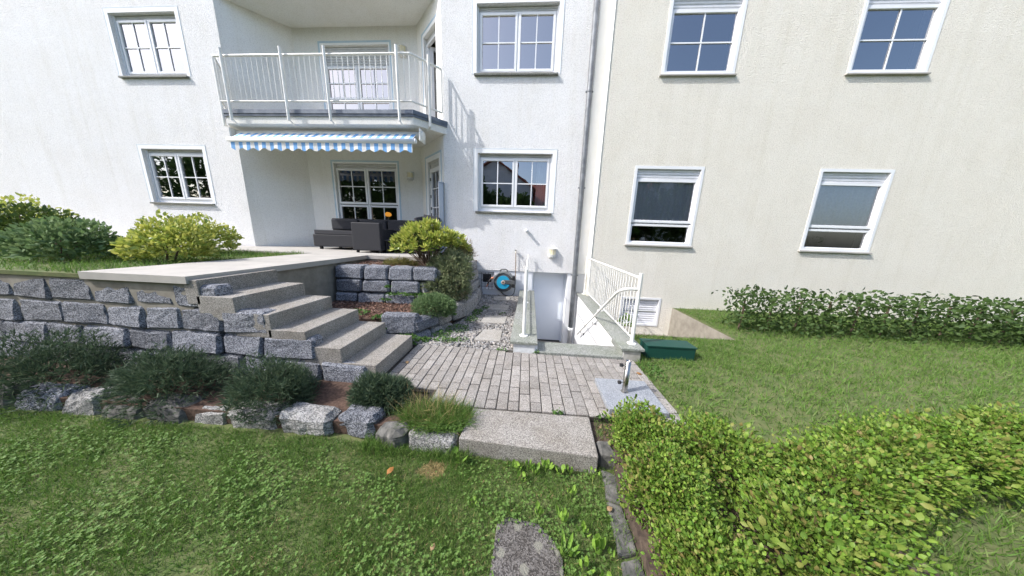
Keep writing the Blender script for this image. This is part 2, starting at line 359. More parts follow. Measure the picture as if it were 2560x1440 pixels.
def needles(name, m, c, rad, n, ln, seed, parent=None, per=4, wid=.10, shell=.6, amp=.22, up=.35, flat=.3):
    P, d = crown_pts(c, rad, n, seed, shell, flat, amp); r = np.random.default_rng(seed + 5)
    Zd = d + np.array([0, 0, up]) + r.normal(size=(n, 3)) * .45
    P = np.repeat(P, per, 0); Z = np.repeat(Zd, per, 0); Z /= np.linalg.norm(Z, axis=1, keepdims=True); Z = Z + r.normal(size=Z.shape) * .38
    s = ln * (.6 + .8 * r.random(len(P)))
    V, F = scatter(SPRIG_V, SPRIG_F, P, basis(Z, r.uniform(0, 6.3, len(P))), np.stack([s * wid, s, s], 1))
    return raw(name, V, F, m, parent)
LEAF_V = [(0, 0, 0), (-.5, .0, .35), (-.42, .10, .72), (0, .22, 1), (.42, .10, .72), (.5, .0, .35), (0, -.07, .5)]
LEAF_F = [(0, 6, 1), (1, 6, 2), (2, 6, 3), (3, 6, 4), (4, 6, 5), (5, 6, 0)]
def leaves(name, m, c, rad, n, ln, seed, parent=None, wid=.5, shell=.6, amp=.22, up=.5, flat=.3, jit=.6):
    P, d = crown_pts(c, rad, n, seed, shell, flat, amp); r = np.random.default_rng(seed + 5)
    Z = d + np.array([0, 0, up]) + r.normal(size=(n, 3)) * jit; s = ln * (.6 + .7 * r.random(n))
    V, F = scatter(LEAF_V, LEAF_F, P, basis(Z, r.uniform(0, 6.3, n)), np.stack([s * wid, s, s], 1))
    return raw(name, V, F, m, parent)
def stems(name, m, base, tips, r0=.012, parent=None, wob=.04, seed=1):
    bm = bmesh.new(); rr = random.Random(seed)
    for t in tips:
        b = Vector(base) + Vector((rr.uniform(-.05, .05), rr.uniform(-.05, .05), 0)); t = Vector(t)
        mid = b.lerp(t, .5) + Vector((rr.uniform(-wob, wob), rr.uniform(-wob, wob), wob))
        tube(bm, [b, mid, t], [r0, r0 * .75, r0 * .4], 5)
    return obj(name, bm, m, parent)
def block_me(name, p, q, z0, z1, depth, seed, rough=.018, lean=0., round_=.03):
    """an irregular quarry stone whose outer face runs from p to q (left to right seen from outside)"""
    p = Vector((*p, 0)); q = Vector((*q, 0)); fr = Fr(p.x, p.y, q.x - p.x, q.y - p.y); ln = (q - p).length
    bm = bmesh.new(); rr = random.Random(seed)
    j = lambda: rr.uniform(-rough, rough)
    P = []
    for (u, d, z) in ((0, 0, z0), (ln, 0, z0), (ln, -lean, z1), (0, -lean, z1), (0, -depth, z0), (ln, -depth, z0), (ln, -depth, z1), (0, -depth, z1)):
        P.append(fr.p(u + j(), d + j(), z + j()))
    box8(bm, P); bevel(bm, round_ * min(1, min(ln, z1 - z0) / .12))
    bmesh.ops.triangulate(bm, faces=[f for f in bm.faces if len(f.verts) > 4])
    bmesh.ops.subdivide_edges(bm, edges=[e for e in bm.edges if e.calc_length() > .09], cuts=4, use_grid_fill=True)
    for v in bm.verts:
        v.co += noise.noise_vector(v.co * 9 + Vector((seed, 0, 0))) * rough * .55 + noise.noise_vector(v.co * 24) * rough * .38
    fix(bm); me = bpy.data.meshes.new(name); bm.to_mesh(me); bm.free(); return me

def inpoly(X, Y, poly):
    r = np.zeros(len(X), bool); n = len(poly)
    for i in range(n):
        x1, y1 = poly[i]; x2, y2 = poly[(i + 1) % n]
        c = ((y1 > Y) != (y2 > Y)) & (X < (x2 - x1) * (Y - y1) / (y2 - y1 + 1e-12) + x1); r ^= c
    return r
BL_V = [(-.5, 0, 0), (.5, 0, 0), (-.35, .12, .55), (.35, .12, .55), (0, .45, 1)]; BL_F = [(0, 1, 3), (0, 3, 2), (2, 3, 4)]
def grass(name, poly, z, n, h0, h1, m, seed, w=.0032, lean=.55, holes=()):
    r = np.random.default_rng(seed); P = np.asarray(poly); X = r.uniform(P[:, 0].min(), P[:, 0].max(), n); Y = r.uniform(P[:, 1].min(), P[:, 1].max(), n); ok = inpoly(X, Y, poly)
    for h in holes: ok &= ~inpoly(X, Y, h)
    dens = .5 + .5 * np.sin(X * 7.3 + 2 * np.sin(Y * 5)) * np.sin(Y * 8.1 + X * 3); ok &= r.random(n) < .55 + .45 * dens
    X, Y, dens = X[ok], Y[ok], dens[ok]; k = len(X); Z = np.stack([r.normal(0, lean, k), r.normal(0, lean, k), np.ones(k)], 1); s = r.uniform(h0, h1, k) * (.75 + .5 * dens)
    V, F = scatter(BL_V, BL_F, np.stack([X, Y, np.full(k, z)], 1), basis(Z, r.uniform(0, 6.3, k)), np.stack([np.full(k, w) * (.7 + .6 * r.random(k)), s, s], 1)); return stuff(raw(name, V, F, m))
# ================================================================== STRUCTURE
def grid_sheet(bm, x0, x1, y0, y1, z, holes):
    xs = sorted({x0, x1, *[h for o in holes for h in o[:2]]}); ys = sorted({y0, y1, *[h for o in holes for h in o[2:]]})
    for a, b in zip(xs, xs[1:]):
        for c, d in zip(ys, ys[1:]):
            if any(o[0] < (a + b) / 2 < o[1] and o[2] < (c + d) / 2 < o[3] for o in holes): continue
            bm.faces.new([bm.verts.new(p) for p in ((a, c, z), (b, c, z), (b, d, z), (a, d, z))])
bm = bmesh.new(); grid_sheet(bm, -90, 90, -90, 60, -.155, [(.10, 1.34, 3.56, 7.1), (1.6, 3.6, 4.3, 6.3)])
structure(obj('ground', bm, M['lawn']))
bm = bmesh.new(); box(bm, 1.45, 14, 1.95, 3.3, -.15, -.03); box(bm, 3.62, 14, 3.3, 6.3, -.15, -.03); box(bm, 1.62, 3.62, 3.3, 4.28, -.15, -.03)
structure(obj('upper_lawn_ground', bm, M['lawn']))
# paving
PV = bmesh.new(); prism(PV, [(-1.62, 2.25), (-.95, 2.25), (-.95, 2.062), (1.45, 2.062), (1.45, 3.25), (.17, 3.25), (.17, 3.27), (-.17, 3.27), (-.17, 3.30), (-1.62, 3.36)], -.15, -.014)
paving = structure(obj('paving', fix(PV), M['joint']))
def paver_mesh(w, l):
    bm = bmesh.new(); box(bm, -w / 2, w / 2, -l / 2, l / 2, -.05, 0); bevel(bm, .004); me = bpy.data.meshes.new('paver'); bm.to_mesh(me); bm.free(); me.materials.append(M['paver']); return me
PMS = {}
def paver(cx, y0, y1, rz=0):
    l = round(y1 - y0 - .011, 3)
    if l < .03: return
    k = (l,)
    if k not in PMS: PMS[k] = paver_mesh(.1005, l)
    o = bpy.data.objects.new('paver', PMS[k]); COL.objects.link(o); o.parent = paving
    o.location = (cx - .0165 * ((y0 + y1) / 2 - 2.06) + random.uniform(-.0012, .0012), (y0 + y1) / 2 + random.uniform(-.002, .002), random.uniform(-.0025, .0025))
    o.rotation_euler = (random.uniform(-.008, .008), random.uniform(-.008, .008), rz + .0165 + random.uniform(-.006, .006))
for k in range(-15, 14):
    cx = .0235 + k * .1085
    if cx < -1.585 or cx > 1.44: continue
    far = 3.345 - .045 * (cx + 1.6) if cx < -.17 else (3.262 if cx < .14 else 3.245)
    near = 2.066 if cx > -.95 else 2.29
    y = 2.066 + (.13 if k % 2 else 0) - .232 * 2 + (.022 if k % 2 == 0 else 0)
    cuts = [near] + [c for c in [y + .232 * i for i in range(10)] if near + .03 < c < far - .03] + [far]
    for a, b in zip(cuts, cuts[1:]): paver(cx, a, b)

# gravel bed
GR = bmesh.new(); prism(GR, [(-1.75, 3.30), (-.16, 3.27), (-.16, 6.72), (-1.25, 6.72), (-1.2, 5.2), (-1.4, 4.0), (-1.75, 3.6)], -.15, -.02)
gravel_ground = structure(obj('gravel_ground', fix(GR), M['gravelbed']))
gp = [(-1.66, 3.33), (-.19, 3.29), (-.2, 6.62), (-1.4, 6.62), (-1.14, 5.2), (-1.2, 4.55), (-1.37, 3.95), (-1.62, 3.5)]
STEPPING = [[(-.80, 3.575), (-.385, 3.575), (-.40, 4.02), (-.72, 4.03)], [(-.86, 4.35), (-.392, 4.365), (-.385, 4.79), (-.83, 4.79)],
            [(-.86, 5.19), (-.425, 5.21), (-.42, 5.61), (-.89, 5.59)], [(-.83, 6.0), (-.446, 6.01), (-.455, 6.42), (-.91, 6.42)]]
X = RNG.uniform(-1.7, -.18, 9000); Y = RNG.uniform(3.28, 6.63, 9000); ok = inpoly(X, Y, gp)
for s in STEPPING: ok &= ~inpoly(X, Y, s)
X, Y = X[ok], Y[ok]; n = len(X)
bm = bmesh.new(); bmesh.ops.create_icosphere(bm, subdivisions=1, radius=1)
iV = np.array([v.co[:] for v in bm.verts]); iF = np.array([[v.index for v in f.verts] for f in bm.faces]); bm.free()
sz = RNG.uniform(.010, .021, n)
V, F = scatter(iV, iF, np.stack([X, Y, -.018 + sz * .45 + RNG.uniform(0, .006, n)], 1), basis(RNG.normal(size=(n, 3)) * .4 + [0, 0, 1], RNG.uniform(0, 6, n)),
               np.stack([sz * RNG.uniform(.8, 1.5, n), sz, sz * .65], 1))
V += RNG.normal(size=V.shape) * .0016
stuff(raw('gravel', V, F, M['pebble'], None, True))
for i, (s, lab) in enumerate(zip(STEPPING, ('nearest concrete stepping slab in the gravel, beside the paving', 'second concrete stepping slab in the gravel, counted from the paving',
                            'third concrete stepping slab in the gravel, counted from the paving', 'sunlit stepping slab in the gravel under the hose reel'))):
    bm = bmesh.new(); prism(bm, s, -.03, .012 + .002 * i); fix(bm); bevel(bm, .006); tag(obj('stepping_slab', bm, M['stepslab']), lab, 'stepping stone', 'stepping slabs in the gravel')

# cellar stair well: steps down, floor
bm = bmesh.new(); prev = 3.60
for i in range(8):
    box(bm, .17, 1.335, 3.60 + .26 * i, 3.60 + .26 * (i + 1), -1.6, -.13 - .165 * i)
box(bm, .105, 1.335, 3.60 + .26 * 8, 7.1, -1.6, -1.41)
structure(obj('cellar_steps', bm, M['slab']))

# ================================================================== WHITE HOUSE
FA = Fr(0, 6.65, 1, 0)
DR = Fr(-3.25, 7.65, 1, -1); DL = Fr(-7.75, 6.65, 1, 1); BK = Fr(0, 7.65, 1, 0)
DLEN = math.sqrt(2)
house = thing('white_house', 'white stuccoed house with a recessed loggia and a cellar door', 'house', (-2, 6.65, 0))
LOW = (-1.39, .445, 2.185, 3.565); UPP = (-1.43, .40, 5.245, 6.61)
obj('facade_wall', wall_bm(FA, -2.25, 1.5, .67, 9, [LOW, UPP]), M['stucco'], house)
LWL = (-10.6, -8.8, 2.185, 3.565); LWU = (-10.6, -8.8, 5.245, 6.61)
obj('facade_wall', wall_bm(FA, -26, -7.75, .67, 9, [LWL, LWU]), M['stucco'], house)
ODL, ODU = (.42, 1.13, 1.12, 3.5), (.42, 1.13, 4.32, 6.44)
LB, UB = (-5.95, -4.02, 1.12, 3.53), (-5.95, -4.06, 4.32, 6.51)
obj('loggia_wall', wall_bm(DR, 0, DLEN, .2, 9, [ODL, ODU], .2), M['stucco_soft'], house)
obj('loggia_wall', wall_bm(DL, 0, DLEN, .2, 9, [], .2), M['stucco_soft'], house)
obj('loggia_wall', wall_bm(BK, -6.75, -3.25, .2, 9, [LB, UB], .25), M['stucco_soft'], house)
PF = Fr(0, 6.675, 1, 0)
BW = (-1.41, -.93, .16, .62)
obj('plinth', wall_bm(PF, -2.25, .10, -1.5, .67, [BW], .4), M['plinth'], house)
obj('plinth', wall_bm(PF, 1.035, 1.5, -1.5, .67, [], .4), M['smooth'], house)
obj('plinth', wall_bm(PF, -26, -7.75, -.3, .67, [], .25), M['plinth'], house)
bm = bmesh.new(); fbox(bm, PF, .10, 1.035, -.42, -.02, .655, .668); obj('door_lintel', bm, M['plinth'], house)
# smooth white strip right of the downpipe
bm = bmesh.new(); fbox(bm, FA, 1.27, 1.497, 0, .006, .672, 8.99); obj('smooth_strip', bm, M['creamsmooth'], house)
bm = bmesh.new(); box(bm, -15, 1.5, 6.66, 12, 9, 9.2); obj('roof', bm, M['rooftile'], house)
# rooms behind the windows
def room(x0, x1, y0, y1, z0, z1, name='room'):
    bm = bmesh.new(); q = lambda *p: bm.faces.new([bm.verts.new(a) for a in p])
    q((x0, y0, z0), (x1, y0, z0), (x1, y1, z0), (x0, y1, z0)); q((x0, y0, z1), (x0, y1, z1), (x1, y1, z1), (x1, y0, z1))
    q((x0, y0, z0), (x0, y1, z0), (x0, y1, z1), (x0, y0, z1)); q((x1, y0, z0), (x1, y0, z1), (x1, y1, z1), (x1, y1, z0)); q((x0, y1, z0), (x1, y1, z0), (x1, y1, z1), (x0, y1, z1))
    return bm
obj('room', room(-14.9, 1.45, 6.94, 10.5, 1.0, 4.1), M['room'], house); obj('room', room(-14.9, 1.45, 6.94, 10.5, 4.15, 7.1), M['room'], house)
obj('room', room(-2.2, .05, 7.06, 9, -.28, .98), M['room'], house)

def trim(fr, o, name='window_surround', band=.105, blue=.012, bluemat='blueline', parent=None, bottom=False, out=.0):
    bm = bmesh.new(); u0, u1, z0, z1 = o; zb = z0
    fbox(bm, fr, u0 - band, u0, 0, .004, zb, z1 + band); fbox(bm, fr, u1, u1 + band, 0, .004, zb, z1 + band); fbox(bm, fr, u0, u1, 0, .004, z1, z1 + band)
    s = obj(name, bm, M['smooth'], parent)
    bm = bmesh.new(); b = band - blue
    for a0, a1, c0, c1 in ((u0 - band, u0 - b, zb, z1 + band), (u1 + b, u1 + band, zb, z1 + band), (u0 - b, u1 + b, z1 + b, z1 + band)): fbox(bm, fr, a0, a1, .004, .007, c0, c1)
    obj('painted_line', bm, M[bluemat], s); return s
def sash(fr, w, u0, u1, z0, z1, d, glass, vm=True, hm=(.5,), fw=.052, rail=None):
    s = bmesh.new(); rectframe(s, fr, u0, u1, z0, z1, fw, d - .05, d + .018, rail or fw); bevel(s, .006)
    so_ = obj('sash', s, M['pvc'], w)
    g0, g1, y0, y1 = u0 + fw, u1 - fw, z0 + (rail or fw), z1 - fw
    p = bmesh.new(); p.faces.new([p.verts.new(fr.p(a, d - .012, b)) for a, b in ((g0, y0), (g1, y0), (g1, y1), (g0, y1))]); obj('pane', p, M[glass], w)
    mb = bmesh.new(); um = (g0 + g1) / 2
    if vm: fbox(mb, fr, um - .012, um + .012, d - .006, d + .004, y0, y1)
    for h in hm:
        zm = y0 + (y1 - y0) * h; fbox(mb, fr, g0, g1, d - .008, d + .006, zm - .012, zm + .012)
    obj('glazing_bar', mb, M['pvc'], w)
def slats(fr, w, u0, u1, z0, z1, d, pitch, m='shutter', name='roller_shutter'):
    bm = bmesh.new(); z = z1
    while z > z0 + .005:
        a = max(z0, z - pitch)
        P = [fr.p(u0, d, a), fr.p(u0, d + .012, a + (z - a) * .25), fr.p(u0, d + .012, z - (z - a) * .3), fr.p(u0, d, z - .002)]
        Q = [fr.p(u1, d, a), fr.p(u1, d + .012, a + (z - a) * .25), fr.p(u1, d + .012, z - (z - a) * .3), fr.p(u1, d, z - .002)]
        vs = [bm.verts.new(p) for p in P]; ws = [bm.verts.new(p) for p in Q]
        for i in range(3): bm.faces.new([vs[i], ws[i], ws[i + 1], vs[i + 1]])
        bm.faces.new(vs); bm.faces.new(ws[::-1]); z -= pitch
    fix(bm); return obj(name, bm, M[m], w)
def sill(fr, w, u0, u1, zt, th=.042, out=.06, m='sillstone'):
    bm = bmesh.new(); fbox(bm, fr, u0, u1, -.11, out, zt - th, zt - .002); bevel(bm, .004); return obj('sill', bm, M[m], w)
def window2(parent, fr, o, sh, brail, mid, glass, sl, name='window', label=None):
    u0, u1, z0, z1 = o; d = -.10
    f = bmesh.new(); zt = z1 - sh; rectframe(f, fr, u0 + .035, u1 - .035, z0, zt, .04, d - .07, d, brail)
    fbox(f, fr, mid - .03, mid + .03, d - .07, d, z0 + brail, zt - .04)
    fbox(f, fr, u0, u0 + .035, d - .07, d + .03, z0, z1); fbox(f, fr, u1 - .035, u1, d - .07, d + .03, z0, z1)
    w = obj(name, f, M['pvc'], parent)
    if label: w['label'] = label
    sash(fr, w, u0 + .065, mid - .012, z0 + brail - .015, zt - .03, d + .012, glass); sash(fr, w, mid + .012, u1 - .065, z0 + brail - .015, zt - .03, d + .012, glass)
    slats(fr, w, u0 + .01, u1 - .01, zt + .002, z1, d - .01, .052)
    sill(fr, w, u0 - .05, u1 + .055, z0); return w
w_up = window2(house, FA, UPP, .095, .11, -.50, 'glass_up', .05, label='upper window reflecting plain pale sky'); trim(FA, UPP, parent=house)
w_lo = window2(house, FA, LOW, .075, .14, -.465, 'glass', .05, label='lower window reflecting a gable and trees'); trim(FA, LOW, parent=house)
# drain caps on the lower rail
for x in (-1.30, .33):
    bm = bmesh.new(); lathe(bm, (x, 6.75, 2.27), [(.012, .0), (.012, .008), (.004, .011)], 10, 'y'); obj('drain_cap', bm, M['shutter'], w_lo)
for o in (LWL, LWU): window2(house, FA, o, .08, .12, -9.7, 'glass', .05); trim(FA, o, parent=house)
# curtain in the right half of the lower window
bm = bmesh.new(); vs = []
for i in range(25):
    u = .06 + i * .013; y = 6.98 + .02 * math.sin(i * 1.3); vs.append((bm.verts.new((u, y, 2.2)), bm.verts.new((u * .9 + .04, y, 3.55))))
for a, b in zip(vs, vs[1:]): bm.faces.new([a[0], b[0], b[1], a[1]])
obj('curtain', bm, M['curtain'], w_lo, True)
# basement window with wrought grille
u0, u1, z0, z1 = BW; PN = (-1.262, -1.02, .31, .548)
bw = obj('basement_window', wall_bm(Fr(0, 6.745, 1, 0), u0, u1, z0, z1, [PN], .05), M['pvc'], house)
bm = bmesh.new(); rectframe(bm, PF, PN[0] - .035, PN[1] + .035, PN[2] - .035, PN[3] + .035, .034, -.07, -.05); bevel(bm, .005); obj('sash', bm, M['pvc'], bw)
bm = bmesh.new(); bm.faces.new([bm.verts.new(PF.p(a, -.09, b)) for a, b in ((PN[0], PN[2]), (PN[1], PN[2]), (PN[1], PN[3]), (PN[0], PN[3]))]); obj('pane', bm, M['glass_low'], bw)
bm = bmesh.new()
for i in range(5): tube(bm, [PF.p(u0 + .05 + i * .095, .035, z0 - .02), PF.p(u0 + .05 + i * .095, .035, z1 - .02)], .006, 6)
for z in (z0 + .06, z1 - .06): tube(bm, [PF.p(u0 + .02, .035, z), PF.p(u1 - .02, .035, z)], .006, 6)
for i in range(4):
    cu, cz = u0 + .0975 + i * .095, (z0 + z1) / 2
    tube(bm, [PF.p(cu + .034 * math.cos(t), .035, cz + .034 * math.sin(t)) for t in np.linspace(0, 2 * math.pi, 13)], .004, 5, False)
for u in (u0 + .03, u1 - .03):
    for z in (z0 + .06, z1 - .06): tube(bm, [PF.p(u, .035, z), PF.p(u, -.05, z)], .005, 5)
obj('grille', bm, M['darkmetal'], bw)
sill(PF, bw, u0 - .03, u1 + .03, z0, .03, .03, 'plinth')
# cellar door, set back in a deep recess
bm = bmesh.new(); u0, u1, z0, z1 = .10, 1.035, -1.405, .653
fbox(bm, PF, u0, u0 + .05, -.39, -.31, z0, z1); fbox(bm, PF, u1 - .05, u1, -.39, -.31, z0, z1); fbox(bm, PF, u0 + .05, u1 - .05, -.39, -.31, z1 - .04, z1)
cd = obj('cellar_door', bm, M['door'], house)
bm = bmesh.new(); fbox(bm, PF, u0 + .053, u1 - .053, -.37, -.32, z0 + .03, z1 - .043); bevel(bm, .003); obj('door_leaf', bm, M['door'], cd)
bm = bmesh.new(); rectframe(bm, PF, u0 + .075, u1 - .075, z0 + .06, z1 - .07, .008, -.32, -.318); obj('leaf_edge', bm, M['door'], cd)
bm = bmesh.new(); fbox(bm, PF, u0 + .05, u1 - .05, -.37, -.30, z0 + .002, z0 + .028); obj('door_sill', bm, M['darkmetal'], cd)
# terrace doors
def bluetrim(fr, o, band): return trim(fr, o, 'door_surround', band, .045, 'blue', house)
def door1(fr, o, nm, mz, glass):
    u0, u1, z0, z1 = o; bm = bmesh.new(); rectframe(bm, fr, u0, u1, z0, z1 - .16, .06, -.13, -.06, .05); w = obj('glazed_door', bm, M['pvc'], house)
    w['label'] = nm; bm = bmesh.new(); bm.faces.new([bm.verts.new(fr.p(a, -.085, b)) for a, b in ((u0 + .1, z0 + .1), (u1 - .1, z0 + .1), (u1 - .1, z1 - .26), (u0 + .1, z1 - .26))]); obj('pane', bm, M[glass], w)
    bm = bmesh.new(); rectframe(bm, fr, u0 + .05, u1 - .05, z0 + .04, z1 - .20, .07, -.10, -.045); obj('door_leaf', bm, M['pvc'], w)
    bm = bmesh.new()
    for z in mz: fbox(bm, fr, u0 + .12, u1 - .12, -.08, -.06, z - .013, z + .013)
    fbox(bm, fr, (u0 + u1) / 2 - .01, (u0 + u1) / 2 + .01, -.079, -.061, z0 + .11, z1 - .27); obj('glazing_bar', bm, M['pvc'], w)
    slats(fr, w, u0 + .01, u1 - .01, z1 - .16, z1, -.09, .05)
    bm = bmesh.new()
    for z in (z0 + .25, z0 + .95, z0 + 1.12, z0 + 1.45, z0 + 1.9): fbox(bm, fr, u0 + .055, u0 + .085, -.045, -.03, z, z + .08)
    obj('lock_plate', bm, M['darkmetal'], w)
    bm = bmesh.new(); vs = []
    for i in range(22):
        u = u0 + .12 + i * (u1 - u0 - .24) / 21; vs.append((bm.verts.new(fr.p(u, -.24 + .02 * math.sin(i * 1.7), z0 + .06)), bm.verts.new(fr.p(u, -.24 + .015 * math.sin(i * 1.7), z1 - .2))))
    for a, b in zip(vs, vs[1:]): bm.faces.new([a[0], b[0], b[1], a[1]])
    obj('curtain', bm, M['curtain'], w, True)
    return w
door1(DR, ODL, 'glazed terrace door in the angled wall, ground floor', (1.75, 2.3, 2.8), 'glass_low'); bluetrim(DR, ODL, .16)
bluetrim(DR, ODU, .12)
# upper balcony door: frame, leaf swung inwards
u0, u1, z0, z1 = ODU; bm = bmesh.new(); rectframe(bm, DR, u0, u1, z0, z1 - .12, .05, -.14, -.07, .05); w = obj('balcony_door', bm, M['pvc'], house); w['label'] = 'upper balcony door standing open in the angled wall'
slats(DR, w, u0 + .01, u1 - .01, z1 - .12, z1, -.1, .05)
bm = bmesh.new(); LF = Fr(*DR.p(u0 + .06, -.14, 0).xy, *(-DR.n * .94 + DR.u * .34).xy); rectframe(bm, LF, 0, .58, z0 + .05, z1 - .18, .08, 0, .06); obj('door_leaf', bm, M['pvc'], w)
bm = bmesh.new(); bm.faces.new([bm.verts.new(LF.p(a, .03, b)) for a, b in ((.08, z0 + .13), (.5, z0 + .13), (.5, z1 - .26), (.08, z1 - .26))]); obj('pane', bm, M['glass_low'], w)
def door2(o, lab, tz, glass, sh):
    u0, u1, z0, z1 = o; f = bmesh.new(); zt = z1 - sh; mid = (u0 + u1) / 2
    rectframe(f, BK, u0, u1, z0, zt, .05, -.14, -.07); fbox(f, BK, mid - .03, mid + .03, -.14, -.07, z0 + .05, zt - .05); w = obj('terrace_window', f, M['pvc'], house); w['label'] = lab
    for a, b in ((u0 + .03, mid - .01), (mid + .01, u1 - .03)):
        sash(BK, w, a, b, tz + .02, zt - .02, -.065, glass, True, (.5,), .055); sash(BK, w, a, b, z0 + .03, tz - .01, -.065, glass, True, (), .055)
    slats(BK, w, u0 + .01, u1 - .01, zt, z1, -.09, .06); return w
door2(LB, 'tall terrace window with blue painted surround and dark room behind', 2.37, 'glass_low', .11); bluetrim(BK, LB, .085)
door2(UB, 'upper loggia window behind the balcony railing, shutter part lowered', 5.2, 'glass_up', .46); bluetrim(BK, UB, .09)
# balcony slab, ceiling slab
SLAB = [(-2.17, 6.648), (-2.74, 6.09), (-7.26, 6.09), (-7.83, 6.648), (-7.745, 6.66), (-6.745, 7.66), (-3.255, 7.66), (-2.255, 6.66)]

SLAB2 = [(-2.26, 6.665), (-7.74, 6.665), (-6.745, 7.66), (-3.255, 7.66)]
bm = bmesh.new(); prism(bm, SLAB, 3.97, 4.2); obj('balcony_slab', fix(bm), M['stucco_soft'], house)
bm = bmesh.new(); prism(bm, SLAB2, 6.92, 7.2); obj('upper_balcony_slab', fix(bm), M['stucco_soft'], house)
def offs(d): k = d * .414; return [(-2.17 + d * .707, 6.648 - .0 * d), (-2.74 + k * .0 + d * .414, 6.09 - d), (-7.26 - d * .414, 6.09 - d), (-7.83 - d * .707, 6.648)]
bm = bmesh.new()
def edge_strip(d0, d1, z0, z1):
    A, B = offs(d0), offs(d1)
    for i in range(3):
        a, b, c, d = A[i], A[i + 1], B[i + 1], B[i]
        box8(bm, [(*a, z0), (*b, z0), (*c, z0), (*d, z0), (*a, z1), (*b, z1), (*c, z1), (*d, z1)])
edge_strip(-.08, .045, 4.17, 4.25); edge_strip(-.001, .028, 4.12, 4.169); fix(bm); obj('balcony_edge', bm, M['gutter'], house)
bm = bmesh.new(); prism(bm, [(-2.3, 6.6), (-2.8, 6.13), (-7.2, 6.13), (-7.7, 6.6), (-6.75, 7.6), (-3.25, 7.6)], 4.2, 4.24); obj('balcony_floor', fix(bm), M['terrace'], house)

# ------------------------------------------------------------------ cream neighbour house
NF = Fr(0, 6.27, 1, 0); NR = Fr(1.5, 6.65, 0, -1)
nb = thing('cream_house', 'cream stuccoed house on the right, standing slightly forward', 'house', (5, 6.27, 0))
NW = (2.31, 3.75, 1.49, 3.20); NB = (2.33, 3.3, -.53, .2); NU = (2.6, 4.0, 5.0, 6.4); NW2 = (6.2, 7.6, 1.49, 3.2); NU2 = (6.2, 7.6, 5.0, 6.4)
obj('facade_wall', wall_bm(NF, 1.5, 26, -.8, 9, [NW, NB, NU, NW2, NU2], .3), M['cream'], nb)
bm = bmesh.new(); fbox(bm, NR, .0, .38, 0, .003, .66, 9); obj('side_return', bm, M['creamsmooth'], nb)
bm = bmesh.new(); tube(bm, [(1.5, 6.266, .4), (1.5, 6.266, 9)], .011, 6); obj('corner_bead', bm, M['creamsmooth'], nb)
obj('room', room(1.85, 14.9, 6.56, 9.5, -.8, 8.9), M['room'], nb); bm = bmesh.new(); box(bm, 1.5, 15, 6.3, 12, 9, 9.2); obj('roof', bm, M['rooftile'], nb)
def nwin(o, tr, lab=None, sh=.24):
    u0, u1, z0, z1 = o; bm = bmesh.new(); zt = z1 - sh; rectframe(bm, NF, u0 - .03, u1 + .03, z0, z1 + .03, .06, -.1, .008); w = obj('window', bm, M['pvc'], nb)
    if lab: w['label'] = lab
    if tr: sash(NF, w, u0 + .03, u1 - .03, z0 + .03, tr - .01, -.05, 'glass_low', False, (), .05); sash(NF, w, u0 + .03, u1 - .03, tr + .02, zt, -.05, 'glass_low', False, (), .06)
    else: sash(NF, w, u0 + .03, u1 - .03, z0 + .03, zt, -.05, 'glass', True, (.5,), .06)
    slats(NF, w, u0 + .03, u1 - .03, zt, z1 - .03, -.06, .06, 'shutter_white'); sill(NF, w, u0 - .06, u1 + .06, z0 - .004, .03, .05, 'terrace')
    if tr:
        bm = bmesh.new(); vs = []
        for i in range(60):
            u = u0 + .08 + i * (u1 - u0 - .16) / 59; vs.append((bm.verts.new(NF.p(u, -.12 + .02 * math.sin(i * 1.1), tr - .0)), bm.verts.new(NF.p(u, -.12 + .015 * math.sin(i * 1.1), zt))))
        for a, b in zip(vs, vs[1:]): bm.faces.new([a[0], b[0], b[1], a[1]])
        obj('curtain', bm, M['curtain'], w, True)
    return w
nwin(NW, 1.98, 'cream house window with lace curtain above and plants below'); nwin(NW2, 1.98); nwin(NU, None); nwin(NU2, None)
u0, u1, z0, z1 = NB; bm = bmesh.new(); rectframe(bm, NF, u0, u1, z0, z1, .045, -.1, .012); w = obj('basement_window', bm, M['pvc'], nb); slats(NF, w, u0 + .045, u1 - .045, z0 + .045, z1 - .045, -.06, .058, 'shutter_white')

# light shaft in front of the neighbour's basement window
bm = bmesh.new(); q = lambda *p: bm.faces.new([bm.verts.new(a) for a in p])
x0, x1, y0, y1, zb, zt = 1.6, 3.6, 4.3, 6.3, -.75, -.03
q((x0, y0, zb), (x1, y0, zb), (x1, y1, zb), (x0, y1, zb)); q((x0, y0, zb), (x0, y1, zb), (x0, y1, zt), (x0, y0, zt)); q((x1, y0, zb), (x1, y0, zt), (x1, y1, zt), (x1, y1, zb)); q((x0, y0, zb), (x0, y0, zt), (x1, y0, zt), (x1, y0, zb))
structure(obj('light_shaft', bm, M['terrace_edge']))

